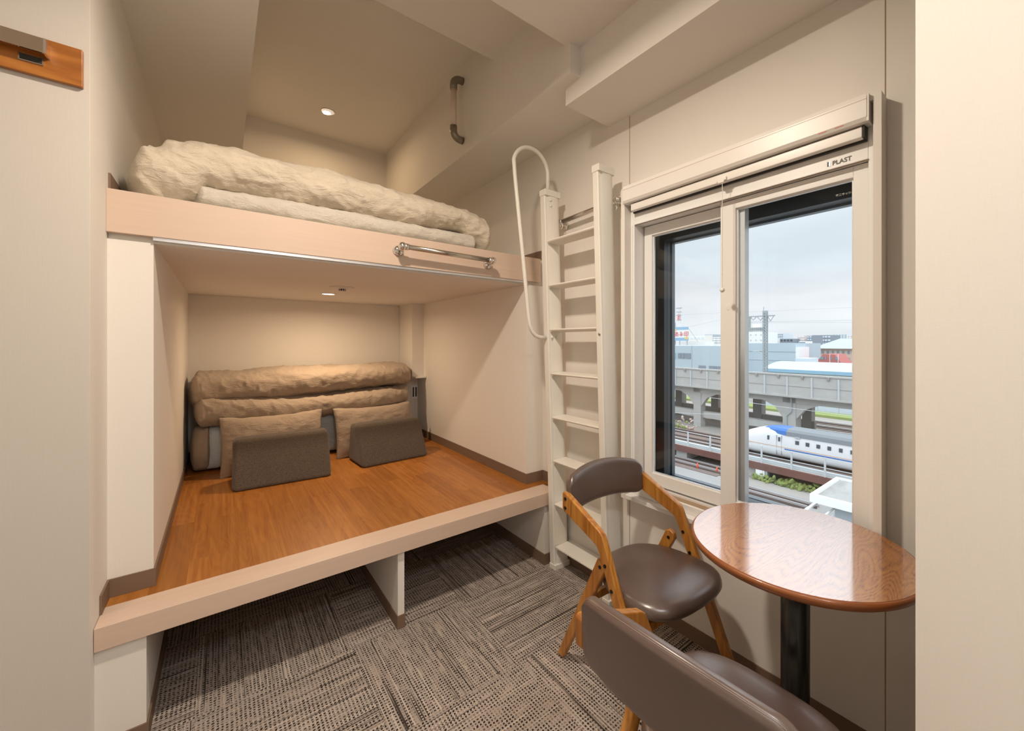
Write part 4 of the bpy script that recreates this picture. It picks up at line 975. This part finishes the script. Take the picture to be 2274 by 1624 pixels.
t, y0, y1, z1 = D('warehouse', 'tall plain blue grey warehouse right of the window stile', 1640, 1766, 762.5, 124, M['bluegrey'], depth=20)
for zr in (781, 800): obj('joint', B((123.9, 124, y0, y1, zz(1700, zr, 124), zz(1700, zr, 124)+.12)), M['bgrey'], t)
D('warehouse_annexe', 'white end bay of the warehouse beside its right corner', 1766.4, 1773, 771, 124, M['bwhite'], depth=8)
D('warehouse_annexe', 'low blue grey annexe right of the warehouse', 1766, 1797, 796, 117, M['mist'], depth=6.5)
# pale roofed shed in front
sx_ = 104.0; ps = thing('platform_shed', 'long shed with a pale corrugated roof beyond the viaduct parapet', 'shed', (sx_, 20, GZ))
ya, yb_ = yy(1693, sx_), -40
ze = zz(1790, 823, sx_)
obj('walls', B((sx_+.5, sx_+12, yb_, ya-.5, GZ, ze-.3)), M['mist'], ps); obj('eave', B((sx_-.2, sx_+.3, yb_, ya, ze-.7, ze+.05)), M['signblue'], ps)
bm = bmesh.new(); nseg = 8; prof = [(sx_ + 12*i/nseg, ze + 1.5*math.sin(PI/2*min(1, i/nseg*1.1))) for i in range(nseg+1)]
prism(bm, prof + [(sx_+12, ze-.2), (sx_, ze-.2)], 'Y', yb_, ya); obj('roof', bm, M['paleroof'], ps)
for k in range(30): obj('roof_rib', B((sx_-.05, sx_+6, ya-2-k*1.6, ya-1.9-k*1.6, ze+.0, ze+.10)), M['mist'], ps) if False else None
# left skyline
t, y0, y1, z1 = D('white_building', 'white building low behind the billboard', 1490, 1566, 758, 178, M['bwhite'], depth=8)
D('white_building', 'white office block right of the billboard', 1531, 1564, 746, 192, M['bcream'], 1, 4, M['mist'], vb_=756, depth=8)
D('grey_building', 'grey apartment block left of the window stile', 1564.5, 1583, 743, 220, M['bgrey'], 4, 5, M['bwhite'], vb_=760)
D('white_building', 'white low block with window rows at the window stile', 1577, 1604, 749, 205, M['bwhite'], 3, 3, M['bgrey'], vb_=764, ww=.8, wh=.35)
D('white_building', 'tall white building behind the gantry truss', 1640, 1696, 738, 180, M['bwhite'], 2, 5, M['bgrey'], vb_=762, wh=.2, ww=.15)
D('cream_tower', 'small cream rooftop block behind the gantry truss', 1672, 1678.5, 720, 184, M['bcream'], depth=4, base=zz(1668, 738, 180)+.01)
D('white_building', 'low white building right of the lattice mast', 1696, 1717, 752, 200, M['bwhite'])
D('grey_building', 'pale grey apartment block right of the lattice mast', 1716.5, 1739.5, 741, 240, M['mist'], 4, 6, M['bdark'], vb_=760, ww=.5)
D('slate_building', 'low slate coloured block below the pale grey apartments', 1732, 1761, 752.5, 200, M['bdark'], 1, 4, M['win'], vb_=760, depth=8)
D('pink_building', 'pinkish white apartment block with balconies', 1771, 1787, 745.5, 210, flat('pale_pink', (.74, .62, .60)), 7, 2, M['bwhite'], vb_=787, ww=.7, depth=8)
D('white_building', 'white block with dark balconies in front of the pinkish apartments', 1774, 1789, 758, 194, M['bwhite'], 4, 1, M['bdark'], vb_=783, ww=.9, wh=.4, depth=8)
D('slate_building', 'narrow dark slate apartment block with white balconies', 1792, 1803, 746, 205, M['bdark'], 6, 2, M['mist'], vb_=778, ww=.6)
D('slate_building', 'wide dark slate apartment block with open balconies', 1803.5, 1845, 744.5, 225, M['bdark'], 4, 6, M['mist'], vb_=775, ww=.75)
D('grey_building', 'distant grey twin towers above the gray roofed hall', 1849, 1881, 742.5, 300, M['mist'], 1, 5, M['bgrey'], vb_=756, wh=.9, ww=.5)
D('white_building', 'distant white tower at the right edge of the glass', 1882, 1905, 745, 290, M['bcream'], 3, 4, M['bgrey'], vb_=758, ww=.4)
D('red_building', 'small red low block left of the red house', 1774, 1786, 787, 150, M['redb'], depth=6)
D('blue_building', 'small pale blue house by the red house', 1786, 1811, 781, 160, M['mist'], 1, 3, M['bwhite'], vb_=790)
t, y0, y1, z1 = D('brick_hall', 'tan brick hall with a grey hipped roof', 1811, 1915, 774.5, 150, M['brick'], 2, 9, M['winb'], vb_=806, wh=.42, ww=.42)
bm = bmesh.new(); 
vsr = [bm.verts.new(p) for p in ((149, y0-1, z1), (149, y1+1, z1), (175, y1+1, z1), (175, y0-1, z1), (162, y0+2, z1+3.2), (158, y1-4.5, z1+3.2))]
for f in ((0,1,5,4), (1,2,5), (2,3,4,5), (3,0,4), (0,1,2,3)): bm.faces.new([vsr[i] for i in f])
obj('roof', bm, M['bgrey'], t)
rx = 128; t = thing('red_house', 'dark red house with a mansard roof in front of the brick hall', 'building', (rx, 30, GZ), 0, 'distant buildings')
ry1, ry0 = yy(1811, rx), yy(1871, rx); rz0, rz1 = zz(1840, 809, rx), zz(1840, 787, rx)
bm = bmesh.new(); prism(bm, [(ry0, GZ), (ry1, GZ), (ry1, rz0), (ry1-1.8, rz1), (ry0+1.8, rz1), (ry0, rz0)], 'X', rx, rx+9); obj('walls', bm, M['redb'], t)
for a, b in ((1822, 1829), (1832, 1835), (1846, 1848.5), (1855, 1860)): obj('window', B((rx-.1, rx, yy(b, rx), yy(a, rx), zz(1840, 799, rx), zz(1840, 793, rx))), M['winb'], t)
for u in (1843, 1861.5): obj('pipe', B((rx-.15, rx, yy(u+.5, rx), yy(u-.5, rx), GZ, rz1)), M['bwhite'], t)
D('red_house_wing', 'low dark red wing left of the mansard house', 1797, 1812, 798.5, 129, M['redb'], depth=5)
# billboard
sx2 = 172; sg = thing('rooftop_billboard', 'white rooftop billboard with red characters and blue bands', 'billboard', (sx2, 130, 0))
a, b = yy(1530, sx2), yy(1494.5, sx2); zt_, zb_ = zz(1512, 726.5, sx2), zz(1512, 757, sx2)
obj('panel', B((sx2-.3, sx2, a, b, zb_, zt_)), M['bwhite'], sg)
hh_ = zt_-zb_
obj('blue_band', B((sx2-.36, sx2-.3, a, b, zt_-hh_*.20, zt_)), M['signblue'], sg); obj('blue_band', B((sx2-.36, sx2-.3, a, b, zb_, zb_+hh_*.22)), M['signblue'], sg)
text('lettering', 'あみ印', hh_*.40, M['signred'], sg, (sx2-.42, b-.9, zb_+hh_*.34), (0, -1, 0), (0, 0, 1), .01, bold=.03)
for (u0_, u1_, v0_, v1_) in ((1495.5, 1503, 731, 735), (1521, 1525, 749, 753.5), (1525.5, 1529, 748.5, 753.5)):
    obj('yellow_patch', B((sx2-.40, sx2-.36, yy(u1_, sx2), yy(u0_, sx2), zz(1512, v1_, sx2), zz(1512, v0_, sx2))), M['yellow'], sg)
bm = bmesh.new()
tube(bm, [(sx2+.1, a, zt_-1), (sx2+2, yy(1545, sx2), zb_-.5)], .12, 5); obj('brace', bm, M['bgrey'], sg)
obj('rear_post', B((sx2+.2, sx2+.8, yy(1499, sx2), yy(1494.5, sx2), zb_-4, zz(1496, 717, sx2))), M['bgrey'], sg)
for k in range(2): obj('support', B((sx2+.1, sx2+.4, a+1+k*4, a+1.3+k*4, zb_-5, zb_)), M['bgrey'], sg)
# red and white tower
rx2 = 330; rw = thing('lattice_tower', 'distant red and white radio tower above the billboard', 'tower', (rx2, 230, GZ))
yc_ = yy(1508, rx2)
zl_ = [zz(1508, v, rx2) for v in (768, 744, 728, 712, 698, 684)]
ws_ = [3.6, 3.0, 2.4, 1.9, 1.5, 1.3]
for k in range(5):
    bm = bmesh.new(); w0, w1 = ws_[k], ws_[k+1]
    for s in (-1, 1):
        for q in (-1, 1): tube(bm, [(rx2+q*w0/2, yc_+s*w0/2, zl_[k]), (rx2+q*w1/2, yc_+s*w1/2, zl_[k+1])], .20, 4)
        tube(bm, [(rx2-w0/2, yc_+s*w0/2, zl_[k]), (rx2-w1/2, yc_-s*w1/2, zl_[k+1])], .15, 4)
    obj('tower_section', bm, M['signred'] if k % 2 else M['bwhite'], rw)
for v, w in ((684.5, 5.5), (693, 4.5), (701, 4.5), (711, 3.6)):
    z = zz(1508, v, rx2); obj('platform', B((rx2-1, rx2+1, yc_-w/2, yc_+w/2, z-.3, z+.3)), M['bgrey'], rw)
